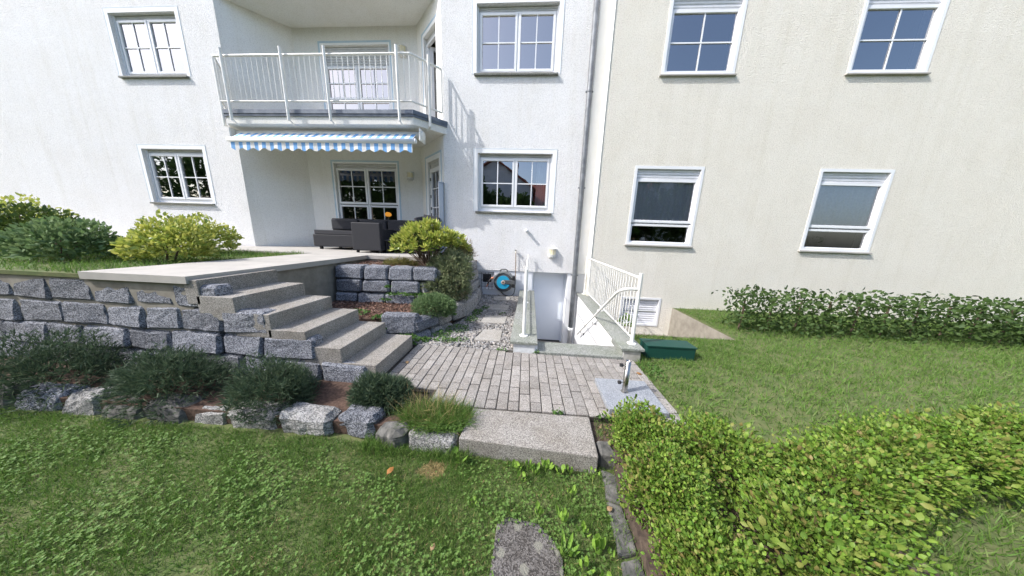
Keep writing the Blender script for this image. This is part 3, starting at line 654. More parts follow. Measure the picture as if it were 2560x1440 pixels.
# ------------------------------------------------------------------ terrace, beds, walls, steps on the left
bm = bmesh.new(); prism(bm, [(-2.33, 5.4), (-2.33, 6.60), (-3.2, 7.64), (-6.8, 7.64), (-7.8, 6.63), (-18, 6.63), (-18, 5.4), (-4.9, 5.4), (-4.9, 2.36), (-3.62, 2.36), (-3.62, 5.4)], .98, 1.06)
terrace = structure(obj('terrace', fix(bm), M['terrace']))
bm = bmesh.new(); prism(bm, [(-2.36, 5.43), (-2.36, 6.6), (-18, 6.6), (-18, 2.4), (-3.66, 2.4), (-3.66, 5.43)], -.15, .979)
obj('terrace_base', fix(bm), M['terrace_edge'], terrace)
def bed(name, poly, z, zb=-.15, m='mulch', zs=None):
    bm = bmesh.new(); prism(bm, poly, zb, z)
    if zs: pass
    return structure(obj(name, fix(bm), M[m]))
bed('upper_bed', [(-3.65, 4.55), (-2.05, 4.6), (-1.7, 4.9), (-1.45, 5.5), (-1.4, 6.64), (-2.3, 6.64), (-2.34, 5.42), (-3.65, 5.42)], .92)
bed('lower_bed', [(-3.64, 3.35), (-1.75, 3.6), (-1.55, 3.95), (-1.4, 4.3), (-1.32, 4.7), (-1.3, 6.64), (-1.5, 6.6), (-1.6, 5.2), (-2.1, 4.75), (-3.64, 4.7)], .27)
bed('front_bed', [(-8, 1.78), (-.52, 1.78), (-.52, 2.05), (-.955, 2.06), (-.955, 2.24), (-1.62, 2.24), (-1.62, 2.35), (-8, 2.35)], -.03)
bed('side_bed', [(.69, .2), (2.2, .2), (2.2, 1.95), (.83, 2.05), (.62, 2.05), (.62, 1.8), (.75, 1.78), (.7, 1.5)], -.05, m='soil')
bed('upper_garden', [(-18, 2.38), (-4.92, 2.38), (-4.92, 5.38), (-18, 5.38)], 1.03, .985, 'lawn')
def stone_wall(name, label, loc): return thing(name, label, 'stone wall', loc)
UW = stone_wall('granite_wall', 'upper dry stone wall of blue grey granite blocks, three courses', (-2, 4.4, .25))
LW = stone_wall('granite_wall', 'low curved wall of tilted granite blocks along the gravel', (-1.5, 3.9, 0))
_k = [0]
def blk(parent, p, q_, z0, z1, depth=.26, rough=.018, lean=.03, m='block', rd=.03):
    _k[0] += 1; return link('granite_block', block_me('granite_block', p, q_, z0, z1, depth, _k[0], rough, lean, rd), M[m], parent, False)
for z0, z1, off, xs in ((.27, .455, -.02, [-3.6, -3.2, -2.65, -2.10]), (.465, .70, .0, [-3.6, -3.1, -2.57, -2.0]), (.71, .955, .02, [-3.62, -3.05, -2.61, -2.14, -1.68])):
    for a, b in zip(xs, xs[1:]):
        y = lambda x: 4.33 + off + .07 * (x + 3.6) / 1.6
        blk(UW, (a + .012, y(a)), (b - .014, y(b)), z0, z1, .3)
for z0, z1, pts in ((.26, .45, [(-2.08, 4.40), (-1.72, 4.58), (-1.42, 4.80), (-1.30, 5.15), (-1.26, 5.6), (-1.26, 6.1), (-1.28, 6.6)]), (.46, .70, [(-1.97, 4.42), (-1.62, 4.66), (-1.38, 5.0), (-1.30, 5.5), (-1.3, 6.05), (-1.32, 6.6)]), (.71, .93, [(-1.66, 4.5), (-1.46, 4.95), (-1.36, 5.5), (-1.36, 6.1), (-1.38, 6.6)])):
    for a, b in zip(pts, pts[1:]):
        d = (Vector(b) - Vector(a)).normalized() * .012; blk(UW, Vector(a) + d, Vector(b) - d, z0, z1, .24, m='block_light')
for p, q_, z0, z1, mm in (((-2.16, 3.36), (-1.655, 3.43), .08, .375, 'block'), ((-1.63, 3.45), (-1.40, 3.85), .10, .285, 'block'), ((-1.385, 3.88), (-1.285, 4.2), .07, .27, 'block_light'),
                      ((-1.275, 4.22), (-1.165, 4.6), .03, .335, 'block_light'), ((-1.16, 4.63), (-1.115, 5.2), .0, .26, 'block_light'), ((-1.115, 5.22), (-1.13, 5.7), .0, .25, 'block_light'), ((-1.13, 5.72), (-1.17, 6.2), .0, .25, 'block_light'),
                      ((-1.17, 6.22), (-1.22, 6.62), .0, .22, 'block_light'), ((-1.66, 3.36), (-1.49, 3.68), -.04, .09, 'block'), ((-1.48, 3.70), (-1.365, 3.91), -.04, .085, 'block_light'), ((-1.36, 3.93), (-1.28, 4.18), -.05, .05, 'block_light')):
    blk(LW, p, q_, z0, z1, .24, .02, .05, mm)
# block steps climbing left
gs = thing('garden_steps', 'wide speckled concrete block steps climbing left to the terrace', 'steps', (-1.6, 2.8, 0))
for i in range(6):
    x1 = -1.605 - .385 * i; z1 = .17 * (i + 1)
    bm = bmesh.new(); box(bm, x1 - .43 if i < 5 else x1 - .16, x1, 2.38, 3.23 + .004 * i, z1 - .17 - (.1 if i else .14), z1); bevel(bm, .008, 2); obj('step', bm, M['slab'], gs)
# rear retaining wall along the front bed, left of the picture's path
FW = stone_wall('granite_wall', 'long granite block wall holding the terrace, behind the dark conifers', (-3, 2.37, 0))
for c, (z0, z1) in enumerate(((-.08, .17), (.18, .42), (.43, .70), (.71, .97))):
    x = -1.75 - (c * .55) + random.uniform(0, .1); 
    while x > -9:
        w_ = random.uniform(.42, .62); blk(FW, (x - w_ + .012, 2.33 + .015 * c), (x, 2.33 + .015 * c), z0, z1, .2); x -= w_
# the block step in front, border stones
bm = bmesh.new(); prism(bm, [(-.497, 1.685), (.587, 1.622), (.613, 2.052), (-.462, 2.050)], -.19, -.001); fix(bm); bevel(bm, .010, 2)
tag(obj('step_slab', bm, M['slab']), 'large speckled concrete slab step between lawn and paving', 'step')
def stone(p, q_, z0, z1, depth, lab, m='block', rough=.02, rd=.03, lean=.01):
    _k[0] += 1; o = link('border_stone', block_me('border_stone', p, q_, z0, z1, depth, _k[0], rough, lean, rd), M[m]); return tag(o, lab, 'stone', 'border stones along the lawn')
stone((-.925, 1.675), (-.525, 1.675), -.2, -.02, .15, 'rectangular granite border block left of the slab step', 'block_light')
stone((-1.235, 1.70), (-.985, 1.665), -.2, .0, .17, 'rugged grey boulder with mossy pits left of the granite border block', 'oldstone', .05, .05)
stone((-1.60, 1.78), (-1.26, 1.74), -.2, .03, .2, 'bluish rounded border stone below the dark conifer', 'block', .03, .045)
xx = -1.65
for lab in ('border stone on the left lawn edge beside the bluish stone', 'second border stone left of the bluish stone', 'third border stone left of the bluish stone', 'fourth border stone left of the bluish stone', 'fifth border stone left of the bluish stone', 'sixth border stone left of the bluish stone', 'seventh border stone left of the bluish stone', 'last border stone at the far left of the lawn'):
    w_ = random.uniform(.34, .5); stone((xx - w_, 1.74), (xx, 1.74), -.2, random.uniform(-.03, .03), .2, lab, random.choice(['block', 'block_light', 'oldstone']), .028, .04); xx -= w_ + .03
stone((.622, 1.66), (.755, 1.68), -.2, -.03, .15, 'pale topped stone wedged beside the right end of the slab step', 'oldstone', .014, .02)
def flat(poly, z, lab):
    bm = bmesh.new(); prism(bm, poly, -.22, z); fix(bm); bevel(bm, .014, 2); bmesh.ops.triangulate(bm, faces=bm.faces[:]); bmesh.ops.subdivide_edges(bm, edges=[e for e in bm.edges if e.calc_length() > .05], cuts=2)
    for v in bm.verts: v.co += noise.noise_vector(v.co * 14) * .008
    return tag(obj('edging_stone', bm, M['oldstone']), lab, 'stone', 'flat edging stones beside the bed')
flat([(.600, 1.425), (.690, 1.40), (.722, 1.60), (.628, 1.645)], -.125, 'weathered flat edging stone nearest the slab step')
flat([(.575, 1.10), (.690, 1.13), (.688, 1.385), (.598, 1.405)], -.13, 'long dark edging stone in the middle of the bed edge')
flat([(.555, .72), (.70, .72), (.688, 1.11), (.573, 1.08)], -.13, 'greyish edging stone at the bottom edge of the lawn')
bm = bmesh.new(); prism(bm, [(-.137, .70), (.24, .70), (.262, 1.06), (.235, 1.13), (.13, 1.225), (-.06, 1.245), (-.122, 1.20)], -.2, -.127); fix(bm); bevel(bm, .01, 2)
tag(obj('lawn_slab', bm, M['lawnstone']), 'lichen spotted concrete slab sunk in the lawn', 'stepping stone')

# ================================================================== STAIR WELL WALLS
def well(name, label, x0, x1, xs0, xs1, fy):
    t = thing(name, label, 'low wall', ((x0 + x1) / 2, fy, 0))
    bm = bmesh.new(); box(bm, x0, x1, fy, 6.67, -1.6, .128); obj('wall_body', bm, M['smooth'], t)
    for a, b in ((fy - .03, 4.63), (4.634, 6.645)):
        bm = bmesh.new(); box(bm, xs0, xs1, a, b, .13, .165); bevel(bm, .004); obj('coping', bm, M['granite'], t)
    return t
def pier_front(x0, x1, m):
    bm = bmesh.new(); box(bm, x0, x1, 3.257, 3.2615, -.15, .127); return m, bm
_well = well
def well(*a, pm=None):
    t = _well(*a); m, bm = pier_front(a[2] + .002, a[3] - .002, pm); obj('pier_front', bm, m, t); return t
M['pier'] = noisy('stained_pier_concrete', (.30, .285, .25), (.44, .425, .39), 9, .9, bs=.3)
M['pier_white'] = noisy('dirty_white_pier', (.48, .50, .50), (.66, .68, .69), 7, .9, bs=.2)
well('stairwell_wall', 'white low wall with granite coping left of the cellar stairs', -.165, .135, -.217, .168, 3.262, pm=M['pier_white'])
well('stairwell_wall', 'white low wall with granite coping right of the cellar stairs', 1.335, 1.565, 1.292, 1.60, 3.262, pm=M['pier'])
bm = bmesh.new(); box(bm, 1.3345, 1.342, 3.60, 3.74, -.4, .1) if 0 else box(bm, 1.326, 1.334, 3.266, 3.74, .031, .128); structure(obj('granite_cheek', bm, M['granite']))
bm = bmesh.new(); box(bm, .172, 1.332, 3.248, 3.60, -.03, .03); bevel(bm, .005); tag(obj('granite_threshold', bm, M['granite']), 'granite threshold slab at the head of the cellar stairs', 'step')
bm = bmesh.new(); box(bm, .138, .17, 3.275, 3.6, -.15, .127); structure(obj('well_cheek', bm, M['plinth']))
# railings
def post(parent, x, y, z0, z1, r=.021, cap=True):
    bm = bmesh.new(); tube(bm, [(x, y, z0), (x, y, z1)], r, 12); p = obj('post', bm, M['white_metal'], parent, False)
    bm = bmesh.new(); lathe(bm, (x, y, z0), [(.062, 0), (.062, .008), (.045, .016), (.024, .02)], 20); obj('post_flange', bm, M['white_metal'], p); return p
def railing(t, x, y0, y1, zt, zb, npk):
    bm = bmesh.new(); tube(bm, [(x, y0, zt), (x, y1, zt)], .017, 10); obj('top_rail', bm, M['white_metal'], t)
    bm = bmesh.new(); tube(bm, [(x, y0, zb), (x, y1, zb)], .013, 8); obj('bottom_rail', bm, M['white_metal'], t)
    for i in range(npk):
        y = y0 + (y1 - y0) * (i + 1) / (npk + 1); bm = bmesh.new(); tube(bm, [(x, y, zb), (x, y, zt)], .0065, 6); obj('picket', bm, M['white_metal'], t)
lr = thing('stair_railing', 'white picket railing on the left coping, seen edge on', 'railing', (-.03, 3.47, .165))
post(lr, -.03, 3.47, .165, 1.15, .025); post(lr, -.035, 6.55, .165, 1.15, .016); railing(lr, -.032, 3.49, 6.58, 1.11, .28, 26); post(lr, -.032, 5.35, .165, .29, .014)
rr = thing('stair_railing', 'white picket railing with bent handrail on the right coping', 'railing', (1.495, 3.4, .165))
post(rr, 1.495, 3.42, .165, 1.165, .026); post(rr, 1.465, 6.5, .165, 1.12, .018); railing(rr, 1.49, 3.44, 6.52, 1.10, .25, 27); post(rr, 1.485, 5.0, .165, .26, .014)
bm = bmesh.new(); tube(bm, [(1.495, 3.42, .945), (1.36, 3.42, .945), (1.30, 3.43, .935), (1.265, 3.47, .905), (1.25, 3.55, .855), (1.25, 5.86, -.70)], .020, 12); obj('handrail', bm, M['white_metal'], rr)
bm = bmesh.new()
for y, z in ((4.66, .06), (5.55, -.50)):
    tube(bm, [(1.25, y, z - .02), (1.27, y, z - .07), (1.338, y, z - .07)], .007, 6); lathe(bm, (1.333, y, z - .07), [(.028, 0), (.028, -.005)], 12, 'x')
obj('handrail_bracket', bm, M['darkmetal'], rr)
# balcony railing
br = thing('balcony_railing', 'white balcony railing with bent corner and bracketed posts', 'railing', (-3, 6.05, 4.2))
PATH = [(-2.245, 6.575), (-2.735, 6.045), (-7.265, 6.045), (-7.755, 6.575)]
for nm, z, r in (('top_rail', 5.31, .024), ('bottom_rail', 4.41, .018)):
    bm = bmesh.new(); tube(bm, [(x, y, z) for x, y in PATH], r, 10); obj(nm, bm, M['white_metal'], br)
def along(s):
    for (a, b) in zip(PATH, PATH[1:]):
        l = math.dist(a, b)
        if s <= l: return a[0] + (b[0] - a[0]) * s / l, a[1] + (b[1] - a[1]) * s / l
        s -= l
    return PATH[-1]
tot = sum(math.dist(a, b) for a, b in zip(PATH, PATH[1:])); npk = int(tot / .122)
for i in range(npk + 1):
    x, y = along(tot * i / npk); bm = bmesh.new(); tube(bm, [(x, y, 4.41), (x, y, 5.31)], (.0085 if 0 < i < npk else .017), 6); obj('picket', bm, M['white_metal'], br)
for (x, y, nx, ny) in ((-2.45, 6.30, .72, -.69), (-3.0, 6.0, 0, -1), (-4.6, 6.0, 0, -1), (-5.6, 6.0, 0, -1), (-7.0, 6.0, 0, -1), (-7.55, 6.3, -.72, -.69)):
    x += nx * .025; y += ny * .025; bm = bmesh.new(); tube(bm, [(x, y, 3.99), (x, y, 5.42)], .029, 10)
    tube(bm, [(x, y, 4.01), (x - nx * .12, y - ny * .12, 3.955)], .016, 8); lathe(bm, (x - nx * .13, y - ny * .13, 3.955), [(.03, -.008), (.03, .014)], 10); obj('post', bm, M['white_metal'], br)

# ================================================================== DOWNPIPE, AWNING, LAMPS ...
dp = thing('downpipe', 'galvanised downpipe running down the white facade beside the cream strip', 'downpipe', (1.19, 6.58, 0))
bm = bmesh.new(); tube(bm, [(1.165, 6.585, 8.8), (1.185, 6.585, 4.0), (1.20, 6.585, .70), (1.205, 6.575, -.80)], .062, 16); obj('pipe', bm, M['zinc'], dp, True)
for x, z in ((1.18, 4.85), (1.19, 2.79), (1.20, .64)):
    bm = bmesh.new(); lathe(bm, (x, 6.585, z), [(.068, -.015), (.068, .015)], 18); fbox(bm, WF, x - .012, x + .012, -6.66, -6.63, z - .012, z + .012); fbox(bm, WF, x + .05, x + .085, -6.60, -6.57, z - .012, z + .012); fbox(bm, WF, x - .085, x - .05, -6.60, -6.57, z - .012, z + .012); obj('pipe_clamp', bm, M['zinc'], dp)
bm = bmesh.new(); lathe(bm, (1.205, 6.575, -.80), [(.056, -.50), (.056, -.09), (.070, -.085), (.072, 0), (.05, .004)], 18); obj('pipe_socket', bm, M['pvc'], dp, True)
bm = bmesh.new(); tube(bm, [(1.2, 6.575, .62), (1.202, 6.575, .60)], .050, 16); obj('pipe_collar', bm, M['zinc'], dp)

aw = thing('awning', 'rolled up awning with blue striped scalloped valance under the balcony', 'awning', (-5, 6.1, 3.6))
bm = bmesh.new(); tube(bm, [(-7.3, 6.34, 3.83), (-2.66, 6.34, 3.83)], .075, 14); obj('roller', bm, M['white_metal'], aw, True)
bm = bmesh.new()
for x in (-2.64, -7.35): fbox(bm, WF, x - .02, x + .02, -6.45, -6.16, 3.66, 3.93); 
bevel(bm, .015); obj('end_bracket', bm, M['white_metal'], aw)
bm = bmesh.new(); lathe(bm, (-2.62, 6.30, 3.80), [(.10, -.05), (.11, -.02), (.11, .012), (.08, .03)], 18, 'x'); obj('end_cap', bm, M['white_metal'], aw)
bm = bmesh.new(); tube(bm, [(-7.25, 6.03, 3.605), (-2.69, 6.03, 3.605)], [.056, .056], 14); lathe(bm, (-2.69, 6.03, 3.605), [(.056, 0), (.05, .02), (.02, .028)], 14, 'x'); obj('front_bar', bm, M['pvc'], aw, True)
bm = bmesh.new(); box8(bm, [(-7.2, 6.34, 3.885), (-2.76, 6.34, 3.885), (-2.76, 6.05, 3.655), (-7.2, 6.05, 3.655), (-7.2, 6.34, 3.889), (-2.76, 6.34, 3.889), (-2.76, 6.05, 3.659), (-7.2, 6.05, 3.659)]); fix(bm); obj('fabric', bm, M['stripes'], aw)
bm = bmesh.new(); n_ = 180; top = []; bot = []
for i in range(n_ + 1):
    x = -7.2 + (4.44) * i / n_; s = abs(math.sin(math.pi * (x + 2.76) / .285)); z = 3.365 + .05 * (1 - s) ** 1.2 * 0 + .055 * (1 - math.cos(2 * math.pi * (x + 2.76 + .03) / .285)) / 2
    y = 6.015 + .008 * math.sin(x * 16); top.append((bm.verts.new((x, 6.02, 3.56)), bm.verts.new((x, 6.023, 3.56)))); bot.append((bm.verts.new((x, y, z)), bm.verts.new((x, y + .003, z))))
for i in range(n_):
    bm.faces.new([top[i][0], bot[i][0], bot[i + 1][0], top[i + 1][0]]); bm.faces.new([top[i + 1][1], bot[i + 1][1], bot[i][1], top[i][1]])
obj('valance', bm, M['stripes'], aw)

def wall_lamp(fr, u, z, label):
    """half round lantern: cap, cream glass, bars, two ring trays"""
    c = fr.p(u, .0, z); t = thing('wall_lamp', label, 'lamp', c, 'wall lanterns on the white house')
    def half(bm, r, z0, z1, d=.0, n=10):
        pl = [fr.p(u + r * math.cos(a), d + r * 1.1 * math.sin(a), 0).xy for a in np.linspace(0, math.pi, n + 1)]
        prism(bm, [tuple(p) for p in pl], z0, z1)
    bm = bmesh.new(); half(bm, .085, z - .05, z + .08, .006); obj('lamp_glass', fix(bm), M['lampglass'], t)
    bm = bmesh.new(); half(bm, .108, z + .081, z + .105, .001); obj('lamp_cap', fix(bm), M['white_metal'], t)
    bm = bmesh.new(); half(bm, .105, z - .072, z - .051, .001); half(bm, .098, z - .108, z - .085, .001); half(bm, .08, z - .135, z - .12, .001); obj('lamp_tray', fix(bm), M['white_metal'], t)
    bm = bmesh.new()
    for a in (.35, 1.0, 1.57, 2.14, 2.8): tube(bm, [fr.p(u + .095 * math.cos(a), .004 + .1045 * math.sin(a), z - .12), fr.p(u + .095 * math.cos(a), .004 + .1045 * math.sin(a), z + .085)], .005, 5)
    obj('lamp_bar', bm, M['white_metal'], t); return t
wall_lamp(FA, .585, 1.20, 'cream glass wall lantern above the cellar door')
wall_lamp(BK, -3.60, 3.21, 'wall lantern below the awning beside the terrace window')
wall_lamp(BK, -3.645, 6.34, 'yellowish wall lantern behind the balcony railing')
bm = bmesh.new(); lathe(bm, (-.1, 6.652, 1.73), [(.038, 0), (.038, .12), (.032, .135), (.01, .14)], 18, 'y'); tag(obj('vent_pipe', bm, M['pvc'], None, True), 'short round white vent stub above the wall lantern', 'vent')
sb = thing('side_blind', 'tall grey blue blind cassette fixed to the loggia corner', 'blind', (-2.31, 6.63, 1.1))
bm = bmesh.new(); box(bm, -2.372, -2.262, 6.56, 6.645, 1.08, 2.83); bevel(bm, .012, 2); obj('cassette', bm, M['sidegrey'], sb)
bm = bmesh.new(); box(bm, -2.378, -2.252, 6.548, 6.648, 2.832, 2.862); bevel(bm, .008); obj('cap', bm, M['sidegrey'], sb)
bm = bmesh.new(); box(bm, -2.385, -2.374, 6.58, 6.62, 1.1, 2.80); obj('pull_bar', bm, M['pvc'], sb)

# hose reel
hr = thing('hose_reel', 'grey wall hose reel with bright blue drum side', 'hose reel', (-.65, 6.45, .38)); C0 = Vector((-.655, 6.45, .385))
bm = bmesh.new(); lathe(bm, C0 + Vector((0, .16, 0)), [(.245, -.16), (.262, -.14), (.262, .11), (.24, .14), (.18, .147)], 36, 'y'); obj('housing', bm, M['reelgrey'], hr, True)
def ringseg(bm, r0, r1, d, a0, a1, n=34):
    vs = [(bm.verts.new(C0 + Vector((r0 * math.cos(a), -d, r0 * math.sin(a)))), bm.verts.new(C0 + Vector((r1 * math.cos(a), -d, r1 * math.sin(a))))) for a in np.linspace(a0, a1, n)]
    for a, b in zip(vs, vs[1:]): bm.faces.new([a[0], a[1], b[1], b[0]])
bm = bmesh.new(); ringseg(bm, .055, .175, .012, .42, 2 * math.pi - .35); g = bmesh.ops.extrude_face_region(bm, geom=bm.faces[:]); [setattr(v, 'co', v.co + Vector((0, .03, 0))) for v in g['geom'] if isinstance(v, bmesh.types.BMVert)]; fix(bm); obj('drum_side', bm, M['reelblue'], hr)
bm = bmesh.new(); box(bm, C0.x, C0.x + .31, C0.y - .022, C0.y + .02, C0.z - .045, C0.z + .07); bevel(bm, .01); obj('swing_arm', bm, M['reelgrey'], hr)
bm = bmesh.new(); box(bm, C0.x + .23, C0.x + .31, C0.y - .02, C0.y + .18, C0.z - .13, C0.z + .17); bevel(bm, .015); obj('wall_bracket', bm, M['black'], hr)
bm = bmesh.new(); lathe(bm, C0, [(.058, .01), (.052, .034), (.04, .04), (.018, .041), (.017, .03)], 24, 'y'); obj('hub', bm, M['hub'], hr, True)
bm = bmesh.new(); lathe(bm, C0, [(.014, .04), (.013, .046)], 12, 'y'); obj('hub_bolt', bm, M['black'], hr)
bm = bmesh.new(); pl = [(-.255, .05), (-.26, .13), (-.20, .19), (-.10, .265), (.06, .285), (.16, .235), (.235, .16), (.235, .11), (.13, .205), (.0, .25), (-.12, .225), (-.19, .15)]
A = [bm.verts.new(C0 + Vector((x, -.0, z))) for x, z in pl]; bm.faces.new(A); g = bmesh.ops.extrude_face_region(bm, geom=bm.faces[:]); [setattr(v, 'co', v.co + Vector((0, .17, 0))) for v in g['geom'] if isinstance(v, bmesh.types.BMVert)]; fix(bm); obj('top_cover', bm, M['reeltop'], hr)
bm = bmesh.new(); tube(bm, [C0 + Vector(p) for p in ((-.10, .08, .25), (-.09, .08, .31), (-.05, .08, .335), (.06, .08, .335), (.09, .08, .31), (.10, .08, .25))], .016, 8); obj('carry_handle', bm, M['reelgrey'], hr)
bm = bmesh.new(); tube(bm, [C0 + Vector(p) for p in ((-.25, .05, .10), (-.30, .03, .095), (-.325, .02, .085))], [.032, .032, .024], 10); obj('hose_outlet', bm, M['orange'], hr)
bm = bmesh.new(); tube(bm, [C0 + Vector(p) for p in ((-.31, .03, .09), (-.35, .02, .07), (-.38, .02, .02), (-.395, .02, -.03))], .013, 8); obj('hose', bm, M['hub'], hr, True)
bm = bmesh.new(); tube(bm, [C0 + Vector(p) for p in ((-.39, .02, -.0), (-.41, .02, -.06))], [.018, .022], 10); obj('connector', bm, M['black'], hr)
bm = bmesh.new(); tube(bm, [C0 + Vector(p) for p in ((-.41, .02, -.06), (-.43, .02, -.11))], [.02, .012], 10); tube(bm, [C0 + Vector(p) for p in ((-.43, .02, -.11), (-.45, .02, -.14))], [.018, .018], 8); obj('nozzle', bm, M['orange'], hr)
tp = thing('water_tap', 'thin brown standpipe with brass tap beside the hose reel', 'tap', (-.355, 6.61, .5))
bm = bmesh.new(); tube(bm, [(-.363, 6.61, 1.17), (-.348, 6.61, .46)], .010, 8); obj('pipe', bm, M['copper'], tp)
bm = bmesh.new(); tube(bm, [(-.363, 6.64, 1.18), (-.363, 6.55, 1.18), (-.363, 6.53, 1.15)], .014, 8); lathe(bm, (-.363, 6.59, 1.18), [(.012, .0), (.012, .04), (.028, .043), (.028, .055)], 10); obj('tap_head', bm, M['steel'], tp)
bm = bmesh.new(); tube(bm, [(-.348, 6.61, .47), (-.345, 6.56, .42), (-.35, 6.54, .2), (-.37, 6.54, .08), (-.43, 6.53, .015), (-.52, 6.53, .005), (-.64, 6.55, .03), (-.72, 6.56, .10)], .010, 8); tag(obj('supply_hose', bm, M['black'], None, True), 'thin dark supply hose looping from the tap under the reel', 'hose')

# umbrella base
ub = thing('parasol_base', 'square granite parasol base with polished steel tube', 'parasol base', (1.07, 2.37, 0))
bm = bmesh.new(); prism(bm, [(.803, 2.107), (1.343, 2.11), (1.345, 2.632), (.801, 2.63)], .004, .058); fix(bm); bevel(bm, .005); obj('granite_plate', bm, M['basegranite'], ub)
bm = bmesh.new(); lathe(bm, (1.045, 2.40, .059), [(.0265, 0), (.0265, .345), (.0235, .345), (.0235, .2)], 28); bmesh.ops.delete(bm, geom=[f for f in bm.faces if len(f.verts) > 4], context='FACES'); obj('tube', bm, M['steel'], ub, True)
bm = bmesh.new(); lathe(bm, (1.045, 2.40, .059), [(.036, 0), (.036, .004), (.028, .007)], 24); obj('tube_flange', bm, M['steel'], ub)
for z, a in ((.355, .25), (.165, .3)):
    bm = bmesh.new(); d = Vector((-.95, -a, .12)).normalized(); s = Vector((1.045, 2.40, z)) + d * .024
    tube(bm, [s, s + d * .045], .005, 8); k = obj('clamp_screw', bm, M['steel'], ub)
    bm = bmesh.new(); tube(bm, [s + d * .04, s + d * .062], [.019, .019], 8); obj('knob', bm, M['black'], k)
# green planter
gpt = thing('planter_trough', 'dark green plastic trough beside the right pier', 'planter', (2.0, 3.5, -.03))
bm = bmesh.new(); box(bm, 1.70, 2.35, 3.38, 3.62, -.03, .15); bevel(bm, .012, 2); obj('trough', bm, M['greenplastic'], gpt)
bm = bmesh.new(); rectframe(bm, Fr(0, 0, 1, 0), 1.68, 2.37, .151, .17, .001, 0, 0) if 0 else box(bm, 1.69, 2.36, 3.37, 3.63, .151, .168); obj('rim', bm, M['greenplastic'], gpt)

# ================================================================== TERRACE FURNITURE, ROOM LAMPS
sf = thing('lounge_sofa', 'dark rattan lounge sofa on the terrace below the window', 'sofa', (-4.6, 6.9, 1.06))
for nm, b, m in (('seat', (-5.9, -3.35, 6.55, 7.4, 1.14, 1.46), 'rattan'), ('backrest', (-5.9, -3.12, 7.28, 7.44, 1.14, 1.93), 'rattan'), ('seat_cushion', (-5.85, -3.5, 6.55, 7.25, 1.462, 1.58), 'cushion'), ('armrest', (-3.48, -3.30, 6.6, 7.27, 1.14, 1.76), 'rattan')):
    bm = bmesh.new(); box(bm, *b); bevel(bm, .02, 2); obj(nm, bm, M[m], sf)
for i, (a, b) in enumerate(((-5.8, -5.0), (-4.95, -4.15), (-4.1, -3.5))):
    bm = bmesh.new(); box(bm, a, b, 7.12, 7.27, 1.6, 1.9); bevel(bm, .04, 2); obj('back_cushion', bm, M['cushion'], sf)
for x in (-5.8, -3.4):
    for y in (6.65, 7.35): bm = bmesh.new(); box(bm, x, x + .06, y - .03, y + .03, 1.061, 1.14); obj('leg', bm, M['black'], sf)
ac = thing('rattan_armchair', 'black rattan armchair with its back to the garden, terrace edge', 'armchair', (-4.1, 6.3, 1.06))
for nm, b in (('backrest', (-4.35, -3.63, 5.95, 6.1, 1.12, 1.79)), ('seat', (-4.3, -3.68, 6.1, 6.6, 1.12, 1.42)), ('armrest', (-3.78, -3.63, 6.1, 6.62, 1.12, 1.65)), ('armrest', (-4.35, -4.2, 6.1, 6.62, 1.12, 1.65))):
    bm = bmesh.new(); box(bm, *b); bevel(bm, .02, 2); obj(nm, bm, M['rattan'], ac)
for x in (-4.3, -3.72):
    for y in (6.0, 6.55): bm = bmesh.new(); box(bm, x, x + .05, y, y + .05, 1.061, 1.12); obj('leg', bm, M['black'], ac)
ft = thing('low_table', 'low dark rattan table between armchair and sofa', 'table', (-3.4, 6.3, 1.06))
bm = bmesh.new(); box(bm, -3.62, -2.95, 6.1, 6.5, 1.36, 1.40); bevel(bm, .01); obj('table_top', bm, M['cushion'], ft)
bm = bmesh.new(); box(bm, -3.58, -2.99, 6.14, 6.46, 1.15, 1.30); obj('shelf', bm, M['rattan'], ft)
for x in (-3.6, -3.01):
    for y in (6.12, 6.44): bm = bmesh.new(); box(bm, x, x + .04, y, y + .04, 1.061, 1.36); obj('leg', bm, M['black'], ft)
rc = thing('corner_seat', 'dark rattan corner seat by the angled terrace door', 'seat', (-2.75, 6.75, 1.06))
for nm, b in (('seat', (-3.1, -2.45, 6.45, 6.80, 1.12, 1.45)), ('backrest', (-2.6, -2.43, 6.3, 6.7, 1.12, 1.70))):
    bm = bmesh.new(); box(bm, *b); bevel(bm, .02, 2); obj(nm, bm, M['rattan'], rc)
def cushion(c, rx, rz, lab, s=.36):
    bm = bmesh.new(); box(bm, -s / 2, s / 2, -.05, .05, -s / 2.4, s / 2.4); bevel(bm, .035, 3)
    o = obj('cushion', bm, M['cushion'], None, True); o.location = c; o.rotation_euler = (-.25, rx, rz); return tag(o, lab, 'cushion', 'charcoal cushions on the corner seat')
cushion((-2.56, 6.45, 1.85), .18, .1, 'flat charcoal cushion leaning beside the blind cassette', .42); cushion((-2.79, 6.50, 1.84), -.2, 1.0, 'charcoal cushion turned sideways left of the flat one', .38)
def tlamp(c, lab, m, r, base):
    t = thing('table_lamp', lab, 'lamp', c); x, y, z = c
    bm = bmesh.new(); lathe(bm, (x, y, z), [(r * .5, 0), (r * .4, .02), (.015, .03), (.015, base)], 14); obj('lamp_base', bm, M['hub'], t)
    bm = bmesh.new(); lathe(bm, (x, y, z + base), [(r * .55, 0), (r, r * .35), (r * .9, r * .9), (r * .4, r * 1.25)], 18); obj('lamp_shade', bm, M[m], t, True); return t
tlamp((-4.62, 8.1, 1.85), 'glowing orange table lamp behind the terrace window', 'orangelamp', .105, .22)
tlamp((-1.16, 7.25, 5.28), 'small glowing lamp behind the upper window', 'lampglow', .055, .1)
bm = bmesh.new(); box(bm, -5.5, -4.2, 7.95, 8.3, 1.05, 1.85); tag(obj('sideboard', bm, M['rattan']), 'dark sideboard under the glowing orange lamp', 'sideboard')
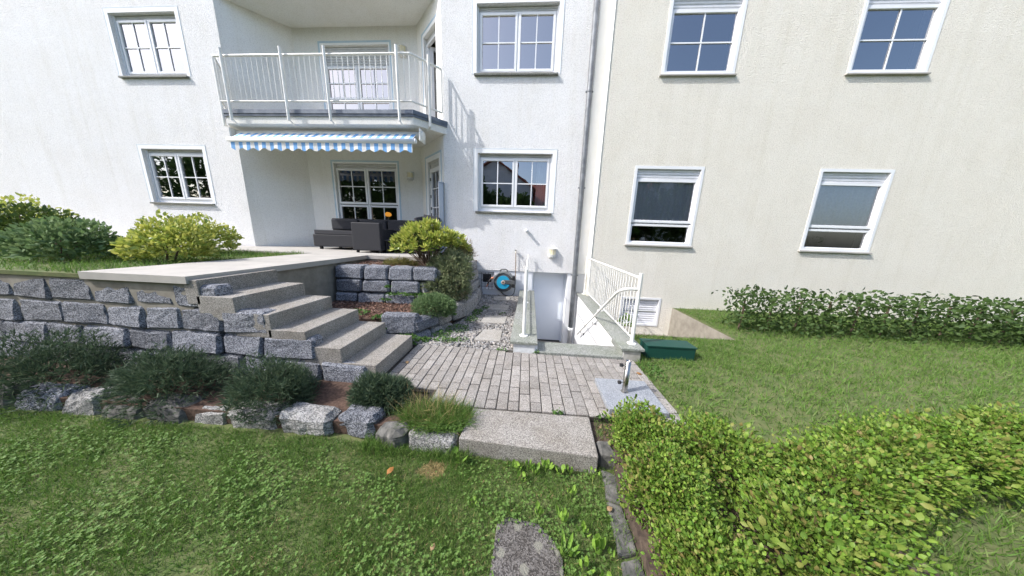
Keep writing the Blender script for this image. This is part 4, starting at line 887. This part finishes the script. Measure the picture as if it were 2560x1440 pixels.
# plants on the neighbour's sill
for x, m_, lab in ((2.50, 'ivy', 'small leafy pot plant in the cream house window'),):
    t = thing('pot_plant', lab, 'plant', (x, 6.44, 1.55)); leaves('foliage', M[m_], (x, 6.44, 1.74), (.09, .05, .09), 60, .07, 3, t); bm = bmesh.new(); lathe(bm, (x, 6.44, 1.55), [(.04, 0), (.055, .09)], 14); obj('pot', bm, M['copper'], t)
bm = bmesh.new(); bmesh.ops.create_uvsphere(bm, u_segments=18, v_segments=10, radius=.065, matrix=Matrix.Translation((2.72, 6.44, 1.61))); tag(obj('glass_ball', bm, M['pvc'], None, True), 'pale decorative ball in the cream house window', 'ornament')

# ================================================================== PLANTS
# rhododendron: whorls of long leaves on twigs
rh = thing('rhododendron', 'rounded rhododendron with yellow green whorled leaves in the upper bed', 'shrub', (-2.06, 4.95, .93))
def rosette(seed, n=11):
    r = np.random.default_rng(seed); a = np.arange(n) * 2.4 + r.uniform(0, 1, n); tilt = np.linspace(.35, 1.45, n) + r.normal(0, .1, n)
    Z = np.stack([np.sin(tilt) * np.cos(a), np.sin(tilt) * np.sin(a), np.cos(tilt)], 1)
    # leaf width axis lies flat, so the blade faces upward
    Xa = np.stack([-np.sin(a), np.cos(a), 0 * a], 1); Ya = np.cross(Z, Xa); R = np.stack([Xa, Ya, Z], 2)
    s = r.uniform(.095, .15, n); V, F = scatter(LEAF_V, LEAF_F, np.zeros((n, 3)), R, np.stack([s * .34, s * .9, s], 1))
    me = bpy.data.meshes.new('leaf_whorl'); me.from_pydata(V.tolist(), [], F.tolist()); me.materials.append(M['rhodo']); return me
ROS = [rosette(i) for i in range(6)]
d_ = RNG.normal(size=(400, 3)); d_ /= np.linalg.norm(d_, axis=1, keepdims=True); d_ = d_[d_[:, 2] > -.12][:165]
tips = []
for i, d in enumerate(d_):
    k = float(lump(d[None], 77, .14)[0]) * random.uniform(.86, 1.02); p = Vector((-2.06 + d[0] * .70 * k, 4.98 + d[1] * .5 * k, 1.30 + d[2] * .46 * k)); tips.append(p)
    o = bpy.data.objects.new('leaf_whorl', ROS[i % 6]); COL.objects.link(o); o.parent = rh; o.location = p - Vector((-2.06, 4.95, .93))
    nrm = Vector((d[0] * .8, d[1] * .8, max(.35, d[2]) + .35)).normalized(); o.rotation_euler = (nrm.to_track_quat('Z', 'Y') @ Matrix.Rotation(random.uniform(0, 6.3), 3, 'Z').to_quaternion()).to_euler(); sc_ = random.uniform(.75, 1.1); o.scale = (sc_,) * 3
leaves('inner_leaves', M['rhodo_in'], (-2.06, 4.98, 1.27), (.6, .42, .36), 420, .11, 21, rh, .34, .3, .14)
stems('stems', M['twig'], (-2.06, 4.98, .88), tips[::3], .009, rh, .06)
# junipers over the stone wall
js = thing('juniper_shrub', 'large grey green shrub spilling over the granite wall', 'shrub', (-1.5, 4.75, .3))
needles('foliage', M['juniper'], (-1.52, 4.85, .83), (.44, .38, .40), 2600, .075, 31, js, 5, .22, .5, .25, .5)
needles('foliage', M['juniper'], (-1.42, 4.66, .60), (.30, .22, .26), 900, .07, 33, js, 5, .22, .5, .25, .2, 1)
needles('foliage', M['juniper'], (-1.72, 4.6, .58), (.30, .2, .19), 800, .07, 36, js, 5, .22, .5, .25, .2, 1)
needles('dry_foliage', M['juniper_dry'], (-1.33, 4.68, .50), (.20, .18, .10), 240, .05, 34, js, 4, .12, .5, .25, .2, 1)
stems('stems', M['twig'], (-1.55, 4.9, .5), [(-1.8, 4.6, .8), (-1.3, 4.7, .9), (-1.6, 4.8, 1.1), (-1.3, 5.0, 1.0)], .012, js)
hs = thing('heather_shrub', 'pale dry topped heather behind the large grey green shrub', 'shrub', (-1.45, 5.35, .9))
needles('foliage', M['juniper'], (-1.46, 5.30, 1.10), (.30, .28, .30), 1300, .06, 41, hs, 4, .10, .5, .25, .9); needles('dry_foliage', M['juniper_dry'], (-1.42, 5.27, 1.20), (.27, .25, .24), 520, .07, 43, hs, 4, .07, .6, .25, 1.1)
stems('stems', M['twig'], (-1.46, 5.3, .85), [(-1.6, 5.3, 1.2), (-1.3, 5.2, 1.25), (-1.45, 5.35, 1.3)], .008, hs)
mo = thing('spruce_mound', 'low dense green needle mound above the curved stone wall', 'shrub', (-1.55, 3.95, .25))
needles('foliage', M['spruce'], (-1.54, 3.97, .37), (.36, .26, .21), 3000, .045, 51, mo, 5, .2, .6, .15, .4, .6)
stems('stems', M['twig'], (-1.54, 4.0, .25), [(-1.7, 3.9, .4), (-1.4, 3.9, .42), (-1.55, 4.1, .45)], .008, mo)
yg = thing('ground_cover', 'yellowish low ground cover along the terrace edge', 'plant', (-2.6, 4.95, .92))
needles('foliage', M['sedum'], (-2.62, 4.95, .95), (.38, .16, .12), 900, .04, 61, yg, 4, .2, .4)
def conifer(x, y, rx, rz, lab, n=3600, seed=70, m='conifer'):
    t = thing('dark_conifer', lab, 'shrub', (x, y, -.03)); needles('foliage', M[m], (x, y, .02), (rx, rx * .62, rz), n, .055, seed, t, 4, .12, .45, .3, .45, .35)
    stems('stems', M['twig'], (x, y, -.05), [(x - rx * .5, y, rz * .6), (x + rx * .5, y - .05, rz * .5), (x, y + .1, rz * .7)], .01, t)
conifer(-1.36, 2.08, .33, .235, 'dark blue green dwarf conifer beside the grass tuft')
conifer(-2.35, 2.0, .42, .32, 'dark conifer in front of the terrace wall, left of the dwarf conifer', 3600, 80)
conifer(-3.5, 2.0, .5, .4, 'broad dark conifer in the front bed at far left', 3600, 90); conifer(-4.8, 2.0, .6, .45, 'leftmost dark conifer of the front bed', 3600, 95)
def green_bush(x, y, z, rx, rz, lab, seed, m='rhodo_in'):
    t = thing('green_bush', lab, 'shrub', (x, y, z)); leaves('foliage', M[m], (x, y, z + rz * .5), (rx, rx * .7, rz), 2600, .07, seed, t, .5); stems('stems', M['twig'], (x, y, z), [(x - rx * .4, y, z + rz), (x + rx * .4, y, z + rz), (x, y, z + rz * 1.2)], .015, t)
for i, (x, y, rx, rz, mm, lab) in enumerate(((-5.5, 3.5, .55, .42, 'rhodo', 'rounded yellow green bush beside the terrace landing'), (-6.7, 3.2, .6, .4, 'spruce', 'low needle green bush left of the rounded yellow one'), (-6.6, 4.6, .7, .5, 'rhodo', 'yellow green bush nearer the terrace, behind the low one'),
        (-8.2, 3.6, .8, .55, 'rhodo_in', 'dark leafy bush in the upper garden at left'), (-9.8, 4.3, .9, .6, 'rhodo', 'broad yellow green bush towards the left end of the upper garden'), (-11.8, 4.2, 1.0, .7, 'rhodo_in', 'big dark bush at the left end of the upper garden'))): green_bush(x, y, 1.0, rx, rz, lab, 300 + i * 3, mm)
grass('grass', [(-16, 2.4), (-4.95, 2.4), (-4.95, 5.3), (-16, 5.3)], 1.03, 30000, .05, .10, M['grass'], 330, .007, .5)
# spirea hedge at right
def spirea(x, y, z, rx, ry, rz, n, lab, seed, ln=.021):
    t = thing('spirea_bush', lab, 'shrub', (x, y, z), 'lime green bushes of the right bed'); leaves('foliage', M['spirea'], (x, y, z + rz * .45), (rx, ry, rz), n, ln, seed, t, .62, .45, .3, .6, .5)
    leaves('larger_foliage', M['spirea2'], (x, y, z + rz * .4), (rx * .97, ry * .97, rz * .95), n // 4, ln * 1.7, seed + 3, t, .55, .4, .3, .5, .5)
    r = random.Random(seed); stems('stems', M['twig'], (x, y, z), [(x + r.uniform(-rx, rx) * .7, y + r.uniform(-ry, ry) * .7, z + rz * r.uniform(.7, 1.2)) for _ in range(14)], .004, t, .02, seed)
spirea(.98, 1.74, -.06, .25, .26, .27, 5200, 'lime green bush spreading towards the parasol base', 111)
spirea(.92, 1.34, -.06, .25, .26, .27, 5200, 'bright lime bush above the dark edging stones', 113)
spirea(.95, .95, -.08, .26, .26, .22, 4200, 'nearest lime green bush at the lower right corner', 117)
for i, (x, y) in enumerate(((1.5, 1.65), (1.55, 1.1), (2.1, 1.5), (2.7, 1.75), (3.4, 1.9), (4.2, 2.1))):
    spirea(x, y, -.06, .36, .32, .25, 3800, 'lime bush ' + ('behind the bright one', 'right of the nearest one', 'in the middle of the right bed', 'towards the right lawn', 'along the right lawn', 'at the far right of the bed')[i], 121 + i, .026)
# neighbour hedge far right
def hedge(x0, x1, y, z0, z1, lab, seed, n=5200):
    t = thing('garden_hedge', lab, 'hedge', ((x0 + x1) / 2, y, z0)); r = np.random.default_rng(seed)
    P = np.stack([r.uniform(x0, x1, n), y + r.normal(0, .2, n), r.uniform(z0, z1, n)], 1); P[:, 2] += .06 * np.sin(P[:, 0] * 9) * (P[:, 2] - z0)
    Z = r.normal(size=(n, 3)) + [0, -.4, .6]; s = r.uniform(.05, .09, n); V, F = scatter(LEAF_V, LEAF_F, P, basis(Z, r.uniform(0, 6, n)), np.stack([s * .55, s, s], 1)); raw('foliage', V, F, M['treeleaf'], t)
    me = None
    for x in np.arange(x0 + .2, x1, max(.5, (x1 - x0) / 24)):
        if me is None: bm = bmesh.new(); tube(bm, [(0, 0, -.05), (.03, .02, (z1 - z0) * .4), (0, 0, (z1 - z0) * .8)], .015, 5); me = bpy.data.meshes.new('stem'); bm.to_mesh(me); bm.free(); me.materials.append(M['twig'])
        so_ = bpy.data.objects.new('stem', me); COL.objects.link(so_); so_.parent = t; so_.location = (x - (x0 + x1) / 2, 0, 0)
hedge(3.9, 9.5, 4.9, -.03, .75, 'clipped green hedge before the cream house', 131)

# low stuff: mulch, ivy, clover, grass
def litter(name, poly, z, n, m, s0, s1, seed, wid=.45, up=.25, tv=LEAF_V, tf=LEAF_F):
    r = np.random.default_rng(seed); P = np.asarray(poly); X = r.uniform(P[:, 0].min(), P[:, 0].max(), n); Y = r.uniform(P[:, 1].min(), P[:, 1].max(), n); ok = inpoly(X, Y, poly); X, Y = X[ok], Y[ok]; k = len(X)
    Z = r.normal(size=(k, 3)); Z[:, 2] = np.abs(Z[:, 2]) * up; s = r.uniform(s0, s1, k)
    V, F = scatter(tv, tf, np.stack([X, Y, z + r.uniform(0, .02, k)], 1), basis(Z, r.uniform(0, 6.3, k)), np.stack([s * wid, s, s], 1)); return stuff(raw(name, V, F, m))
litter('bark_mulch', [(-3.6, 3.45), (-1.8, 3.55), (-1.5, 4.0), (-1.9, 4.4), (-3.6, 4.32)], .275, 4200, M['bark'], .02, .05, 141, .35)
litter('bark_mulch', [(-3.6, 4.6), (-2.0, 4.65), (-1.5, 5.2), (-1.5, 6.5), (-2.3, 6.5), (-2.4, 5.4), (-3.6, 5.4)], .925, 2600, M['bark'], .02, .05, 142, .35)
def patch(name, spots, m, seed, s0=.02, s1=.045, wid=.85, hgt=.05):
    r = np.random.default_rng(seed); Pl = []
    for (x, y, z, rx, ry, n) in spots:
        a = r.uniform(0, 6.3, n); q = np.sqrt(r.random(n)); Pl.append(np.stack([x + rx * q * np.cos(a), y + ry * q * np.sin(a), z + hgt * r.random(n) * (1.2 - q)], 1))
    P = np.concatenate(Pl); k = len(P); Z = r.normal(size=(k, 3)); Z[:, 2] = np.abs(Z[:, 2]) * .5; s = r.uniform(s0, s1, k)
    V, F = scatter(LEAF_V, LEAF_F, P, basis(Z, r.uniform(0, 6.3, k)), np.stack([s * wid, s, s], 1)); return stuff(raw(name, V, F, m))
patch('ivy_leaves', [(-2.35, 4.33, .46, .32, .06, 120), (-1.95, 4.36, .46, .22, .08, 90), (-2.55, 4.30, .60, .06, .04, 40), (-2.6, 4.28, .36, .1, .06, 50), (-1.85, 4.3, .40, .2, .1, 70), (-2.75, 3.65, .30, .2, .2, 130), (-2.2, 3.5, .30, .16, .1, 90),
                    (-2.16, 3.32, .17, .10, .08, 80), (-1.72, 3.33, .08, .16, .09, 170), (-1.70, 3.29, .01, .13, .06, 110), (-1.55, 3.45, .0, .12, .08, 110), (-1.3, 4.0, .24, .1, .1, 40)], M['ivy'], 151)
patch('gravel_weeds', [(-1.36, 3.72, .0, .16, .18, 240), (-1.18, 4.0, .0, .2, .2, 260), (-1.22, 3.5, .0, .18, .10, 170), (-1.05, 4.5, .0, .12, .2, 150), (-1.03, 4.95, .0, .10, .22, 200), (-.93, 5.3, .0, .1, .1, 60), (-.98, 3.55, 0, .12, .08, 60), (-.5, 4.95, 0, .06, .06, 20), (.165, 3.26, 0, .05, .02, 40), (.34, 2.06, -.005, .05, .012, 30), (.75, 2.055, -.01, .08, .012, 30), (-.31, 3.27, 0, .08, .02, 25), (1.62, 3.0, -.03, .14, .24, 260)], M['ivy'], 153, .015, .035, .7, .06)
# lawn
LS = [(-.105, .6), (.21, .6), (.225, 1.05), (.20, 1.105), (.11, 1.19), (-.045, 1.205), (-.095, 1.17)]
BARE = [(-.78, 1.50), (-.62, 1.44), (-.55, 1.50), (-.58, 1.58), (-.70, 1.60)]
lawnpoly = [(-1.5, .5), (.58, .5), (.60, 1.3), (.62, 1.64), (-.5, 1.68), (-1.5, 1.72)]
grass('grass', lawnpoly, -.155, 64000, .022, .055, M['grass'], 161, .0030, .6, [LS, BARE])
grass('grass', [(-7, .3), (-1.5, .3), (-1.5, 1.72), (-7, 1.72)], -.155, 90000, .03, .06, M['grass'], 163, .0040, .6)
grass('grass', [(1.46, 2.0), (14, 2.6), (14, 6.2), (3.65, 6.2), (3.65, 3.3), (1.46, 3.25)], -.03, 90000, .04, .09, M['grass'], 166, .007, .5)
grass('grass', [(1.62, 3.2), (3.62, 3.2), (3.62, 4.26), (1.62, 4.26)], -.03, 9000, .03, .07, M['grass'], 335, .006, .5)
grass('grass', [(.60, .6), (.70, .6), (.74, 1.78), (.62, 1.64)], -.15, 900, .03, .08, M['grass'], 331, .0035, .6)
grass('grass', [(.64, 1.84), (.86, 1.84), (.86, 2.05), (.64, 2.05)], -.05, 260, .02, .06, M['grass'], 332, .0035, .6)
litter('leaf_litter', [(.70, .4), (1.0, .4), (1.0, 2.02), (.66, 2.02), (.76, 1.7)], -.05, 700, M['bark'], .012, .03, 333, .5)
grass('grass', [(2.0, .3), (8, .3), (8, 2.4), (2.2, 1.95)], -.155, 40000, .04, .11, M['grass'], 334, .006, .5)
grass('dry_grass', lawnpoly, -.155, 3400, .02, .05, M['drygrass'], 167, .003, .9, [LS])
grass('dry_grass', BARE, -.155, 1500, .015, .03, M['drygrass'], 168, .003, 1.2)
grass('grass', [(-1.3, 1.60), (-.4, 1.60), (-.4, 1.69), (-1.3, 1.72)], -.155, 1800, .06, .12, M['grass'], 169, .004, .45)
def clover(name, poly, z, n, seed, s0=.006, s1=.0108, holes=()):
    r = np.random.default_rng(seed); P = np.asarray(poly); X = r.uniform(P[:, 0].min(), P[:, 0].max(), n); Y = r.uniform(P[:, 1].min(), P[:, 1].max(), n); ok = inpoly(X, Y, poly)
    for h in holes: ok &= ~inpoly(X, Y, h)
    dn = np.sin(X * 5.1 + 1.3) * np.sin(Y * 6.7 + X * 2) + .35 * np.sin(X * 17) * np.sin(Y * 19); ok &= r.random(n) < .42 + .62 * dn
    X, Y = X[ok], Y[ok]; k = len(X); H = z + r.uniform(.015, .06, k); s = r.uniform(s0, s1, k); a = r.uniform(0, 6.3, k)
    Ps, Rs, Ss = [], [], []
    tilt = r.normal(0, .28, (k, 2))
    for j in range(3):
        b = a + j * 2.094; D = np.stack([np.cos(b), np.sin(b), tilt[:, 0] * np.cos(b) + tilt[:, 1] * np.sin(b) + .1], 1); Xa = np.stack([-np.sin(b), np.cos(b), 0 * b], 1); Zd = D / np.linalg.norm(D, axis=1, keepdims=True); Rs.append(np.stack([Xa, np.cross(Zd, Xa), Zd], 2)); Ps.append(np.stack([X, Y, H], 1)); Ss.append(np.stack([s * 1.0, s * .5, s * 1.1], 1))
    V, F = scatter(LEAF_V, LEAF_F, np.concatenate(Ps), np.concatenate(Rs), np.concatenate(Ss)); return stuff(raw(name, V, F, M['clover']))
clover('clover', [(-1.5, .5), (.58, .5), (.60, 1.3), (.5, 1.60), (-.4, 1.62), (-.5, 1.5), (-1.0, 1.4), (-1.5, 1.5)], -.155, 6800, 171, holes=[LS])
clover('clover', [(-6, .3), (-1.5, .3), (-1.5, 1.6), (-6, 1.6)], -.155, 13000, 173, .006, .012)
clover('clover', [(-.95, 1.80), (-.5, 1.80), (-.48, 1.74), (-.9, 1.72)], -.02, 500, 175)
# tall grass tuft
gt = thing('grass_tuft', 'shaggy grass tuft with dry straw stalks behind the granite border block', 'grass', (-.8, 1.9, -.03))
def tuft(name, c, rx, ry, n, h0, h1, m, seed, w, lean, parent):
    r = np.random.default_rng(seed); a = r.uniform(0, 6.3, n); q = np.sqrt(r.random(n)); P = np.stack([c[0] + rx * q * np.cos(a), c[1] + ry * q * np.sin(a), np.full(n, c[2])], 1)
    Z = np.stack([r.normal(0, lean, n) + .5 * q * np.cos(a), r.normal(0, lean, n) + .5 * q * np.sin(a) - .1, np.ones(n)], 1); s = r.uniform(h0, h1, n)
    V, F = scatter(BL_V, BL_F, P, basis(Z, r.uniform(0, 6.3, n)), np.stack([np.full(n, w), s, s], 1)); return raw(name, V, F, m, parent)
tuft('blades', (-.76, 1.90, -.03), .31, .15, 3000, .07, .20, M['grass'], 181, .0042, .6, gt); tuft('dry_stalks', (-.84, 1.95, -.03), .20, .12, 190, .14, .34, M['drygrass'], 183, .0032, .34, gt)
tuft('dry_blades', (-.72, 1.90, -.03), .27, .13, 200, .06, .2, M['drygrass'], 184, .0034, .7, gt)
# weeds with big leaves
def weed(x, y, z, n, ln, lab, seed, wid=.6, tilt=(.2, .9), up=.03):
    t = thing('weed', lab, 'weed', (x, y, z), 'broad leaved weeds in the lawn'); r = random.Random(seed)
    for i in range(n):
        a = i * 2.4 + r.uniform(-.4, .4); tl = r.uniform(*tilt); Z = Vector((math.sin(tl) * math.cos(a), math.sin(tl) * math.sin(a), math.cos(tl))); Xa = Vector((-math.sin(a), math.cos(a), 0)); Ya = Z.cross(Xa); s = ln * r.uniform(.7, 1.15)
        R = Matrix((Xa * s * wid, Ya * s, Z * s)).transposed(); me = bpy.data.meshes.new('leaf'); me.from_pydata([(R @ Vector(v) + Z * up + Vector((x, y, z)))[:] for v in LEAF_V], [], LEAF_F); o = link('leaf', me, M['weed'], t)
    bm = bmesh.new(); tube(bm, [(x, y, z - .02), (x, y, z + up)], .003, 5); obj('stem', bm, M['weed'], t)
weed(-.478, 1.60, -.13, 3, .065, 'three leaved bright weed at the left end of the slab step', 1, .75, (.6, 1.0), .05)
weed(.20, 1.60, -.14, 7, .07, 'broad leaved weed in front of the middle of the slab step', 2, .5); weed(.30, 1.58, -.14, 5, .05, 'small round leaved weed right of the step front', 3, .9)
weed(.06, 1.60, -.14, 6, .06, 'weed with pointed leaves below the slab step shadow', 4, .35); weed(.541, 1.555, -.13, 8, .03, 'small light green sprout at the right corner of the slab step', 5, .7, (.2, .9), .05)
weed(.455, 1.12, -.15, 6, .095, 'tall oval leaved weed right of the sunken slab', 6, .42, (.1, .7), .03); weed(.53, 1.095, -.14, 2, .05, 'single leaf weed near the edging stones', 7, .55, (.3, .6), .02)
weed(.285, 1.10, -.15, 9, .11, 'dandelion rosette at the right edge of the sunken slab', 8, .22, (.5, 1.15), .01); weed(.14, 1.27, -.14, 7, .055, 'leafy weed over the upper edge of the sunken slab', 9, .55); weed(.28, 1.25, -.15, 6, .075, 'long leaved weed above the dandelion rosette', 10, .3)
for i, (x, y, n_, l_, w_, t_) in enumerate(((-.02, 1.585, 6, .045, .8, 'round leaved weed under the left half of the slab step'), (.12, 1.56, 7, .06, .45, 'leafy weed a hand left of the broad leaved one'), (.38, 1.585, 6, .045, .7, 'low weed between the round leaved one and the corner sprout'),
        (.02, 1.50, 6, .04, .8, 'small weed in front of the slab step, one hand out on the lawn'), (.36, 1.42, 7, .05, .4, 'narrow leaved weed halfway between slab step and sunken slab'), (.40, 1.20, 8, .05, .5, 'bushy weed between dandelion rosette and edging stones'), (.36, 1.03, 6, .06, .4, 'weed beside the lower right of the sunken slab'), (.47, .98, 6, .05, .6, 'weed by the lowest edging stone'))): weed(x, y, -.145, n_, l_, t_, 40 + i, w_)
weed(-.30, 1.30, -.15, 5, .035, 'small weed among the clover left of the sunken slab', 12, .6)
def dead(x, y, z, s, rz, m, lab):
    me = bpy.data.meshes.new('fallen_leaf'); R = Matrix.Rotation(rz, 3, 'Z') @ Matrix.Rotation(-1.15, 3, 'X'); me.from_pydata([(R @ Vector((v[0] * s * .75, v[1] * s, v[2] * s)) + Vector((x, y, z)))[:] for v in LEAF_V], [], LEAF_F); tag(link('fallen_leaf', me, M[m]), lab, 'leaf', 'fallen leaves')
dead(-.95, 1.425, -.112, .058, -.4, 'deadleaf', 'orange fallen leaf on the lawn at left'); dead(.575, 1.335, -.117, .042, -1.2, 'tanleaf', 'tan fallen leaf beside the edging stones'); dead(-.465, 1.02, -.11, .034, -.3, 'tanleaf', 'small curled pale leaf in the clover'); dead(-1.44, 2.75, .004, .06, .8, 'tanleaf', 'brown leaf on the pavers by the block step'); dead(1.43, 2.87, .0, .07, 1.4, 'deadleaf', 'reddish leaf at the right edge of the paving')
bp = thing('leafy_plant', 'small leafy plant beside the shutter window of the cream house', 'plant', (1.86, 4.5, -.03)); leaves('foliage', M['spirea'], (1.86, 4.6, .05), (.14, .12, .16), 220, .05, 191, bp, .35); stems('stems', M['twig'], (1.86, 4.5, -.1), [(1.8, 4.6, .1), (1.9, 4.55, .12)], .004, bp)

# ================================================================== WHAT THE WINDOWS REFLECT: the gardens opposite
def far_house(x, y, w, d, eave, ridge, lab, gable=True):
    t = thing('opposite_house', lab, 'house', (x, y, -.15)); bm = bmesh.new(); x0, x1 = x - w / 2, x + w / 2; y0, y1 = y - d, y
    if gable: pr = [(x0, -.15), (x1, -.15), (x1, eave), (x, ridge), (x0, eave)]; A = [bm.verts.new((a, y1, b)) for a, b in pr]; B = [bm.verts.new((a, y0, b)) for a, b in pr]
    else: pr = [(y0, -.15), (y1, -.15), (y1, eave), ((y0 + y1) / 2, ridge), (y0, eave)]; A = [bm.verts.new((x1, a, b)) for a, b in pr]; B = [bm.verts.new((x0, a, b)) for a, b in pr]
    bm.faces.new(A); bm.faces.new(B[::-1])
    for i in range(5): bm.faces.new([A[i], B[i], B[(i + 1) % 5], A[(i + 1) % 5]])
    obj('wall', fix(bm), M['farwall'], t); bm = bmesh.new(); o = .35; th = .18
    if gable:
        for s in (-1, 1):
            e = (w / 2 + o); ze = eave - (ridge - eave) * o / (w / 2)
            box8(bm, [(x, y1 + o, ridge + .02), (x, y0 - o, ridge + .02), (x + s * e, y0 - o, ze + .02), (x + s * e, y1 + o, ze + .02), (x, y1 + o, ridge + th), (x, y0 - o, ridge + th), (x + s * e, y0 - o, ze + th), (x + s * e, y1 + o, ze + th)])
    else:
        ym = (y0 + y1) / 2
        for s in (-1, 1):
            e = d / 2 + o; ze = eave - (ridge - eave) * o / (d / 2)
            box8(bm, [(x1 + o, ym, ridge + .02), (x0 - o, ym, ridge + .02), (x0 - o, ym + s * e, ze + .02), (x1 + o, ym + s * e, ze + .02), (x1 + o, ym, ridge + th), (x0 - o, ym, ridge + th), (x0 - o, ym + s * e, ze + th), (x1 + o, ym + s * e, ze + th)])
    obj('roof', fix(bm), M['rooftile'], t); bm = bmesh.new()
    for k in (-1, 1):
        for z in (1.2, 4.0): box(bm, x + k * w / 4 - .6, x + k * w / 4 + .6, y1 - .02, y1 + .03, z, z + 1.3)
    obj('window', bm, M['glass'], t); bm = bmesh.new(); box(bm, x + w / 5, x + w / 5 + .6, y - d / 2 - .3, y - d / 2 + .3, eave, ridge + .8); obj('chimney', bm, M['rooftile'], t)
far_house(-4.2, -15, 8.5, 9, 6.6, 9.4, 'white gabled house across the garden, reflected in the lower window')
far_house(-16, -19, 10, 9, 6, 9, 'pale gabled house added behind the big trees to cover the mirrored horizon')  # unseen house put in to fill the bright horizon the panes mirror
far_house(16, -19, 10, 9, 6, 9, 'pale gabled house on the right across the gardens')
far_house(4.6, -18, 9, 8, 5.2, 8.2, 'red roofed house beside the gabled one, mirrored in the window', False)
def tree(x, y, h, r, lab, seed):
    t = thing('garden_tree', lab, 'tree', (x, y, -.15)); bm = bmesh.new(); tube(bm, [(x, y, -.2), (x + .05, y, h * .35), (x, y + .1, h * .7)], [.16, .12, .05], 8)
    rr = random.Random(seed)
    for i in range(6): tube(bm, [(x, y, h * (.3 + .06 * i)), (x + rr.uniform(-r, r) * .7, y + rr.uniform(-r, r) * .7, h * (.55 + .05 * i))], [.06, .02], 6)
    obj('trunk', bm, M['twig'], t)
    leaves('crown', M['treeleaf'], (x, y, h * .6), (r, r, h * .42), 5200, .34, seed, t, .6, .35, .35, .3, 1)
for a in ((-4.9, -10, 6.2, 1.7, 'bushy tree in front of the opposite gable, reflected in the window', 201), (-1.4, -9, 5.2, 1.5, 'rounded tree across the lawn, mirrored in the right window half', 203), (2.2, -9.5, 4.6, 1.5, 'lower tree across the lawn beside the rounded one', 205), (-8.5, -9, 5.5, 2, 'broad tree at the end of the opposite garden', 207), (-13, -10, 7, 2.6, 'tall tree left of the broad one across the gardens', 208), (-19, -11, 8, 3.2, 'big spreading tree further left across the gardens', 209), (-27, -12, 9, 3.6, 'leftmost big tree across the gardens', 210), (-34, -12, 9, 3.6, 'outermost big tree on the left across the gardens', 214), (8, -10, 6, 2.2, 'tree behind the long hedge on the right side', 212), (14, -11, 7, 2.6, 'farthest right tree behind the long hedge', 213)): tree(*a)  # four trees farthest left are added to keep horizon sky out of the panes
hedge(-44, 22, -8, -.15, 2.3, 'long hedge closing the garden, stretched to hide the horizon from the panes', 211, 22000)  # ends lengthened so the panes mirror leaves instead of glowing horizon
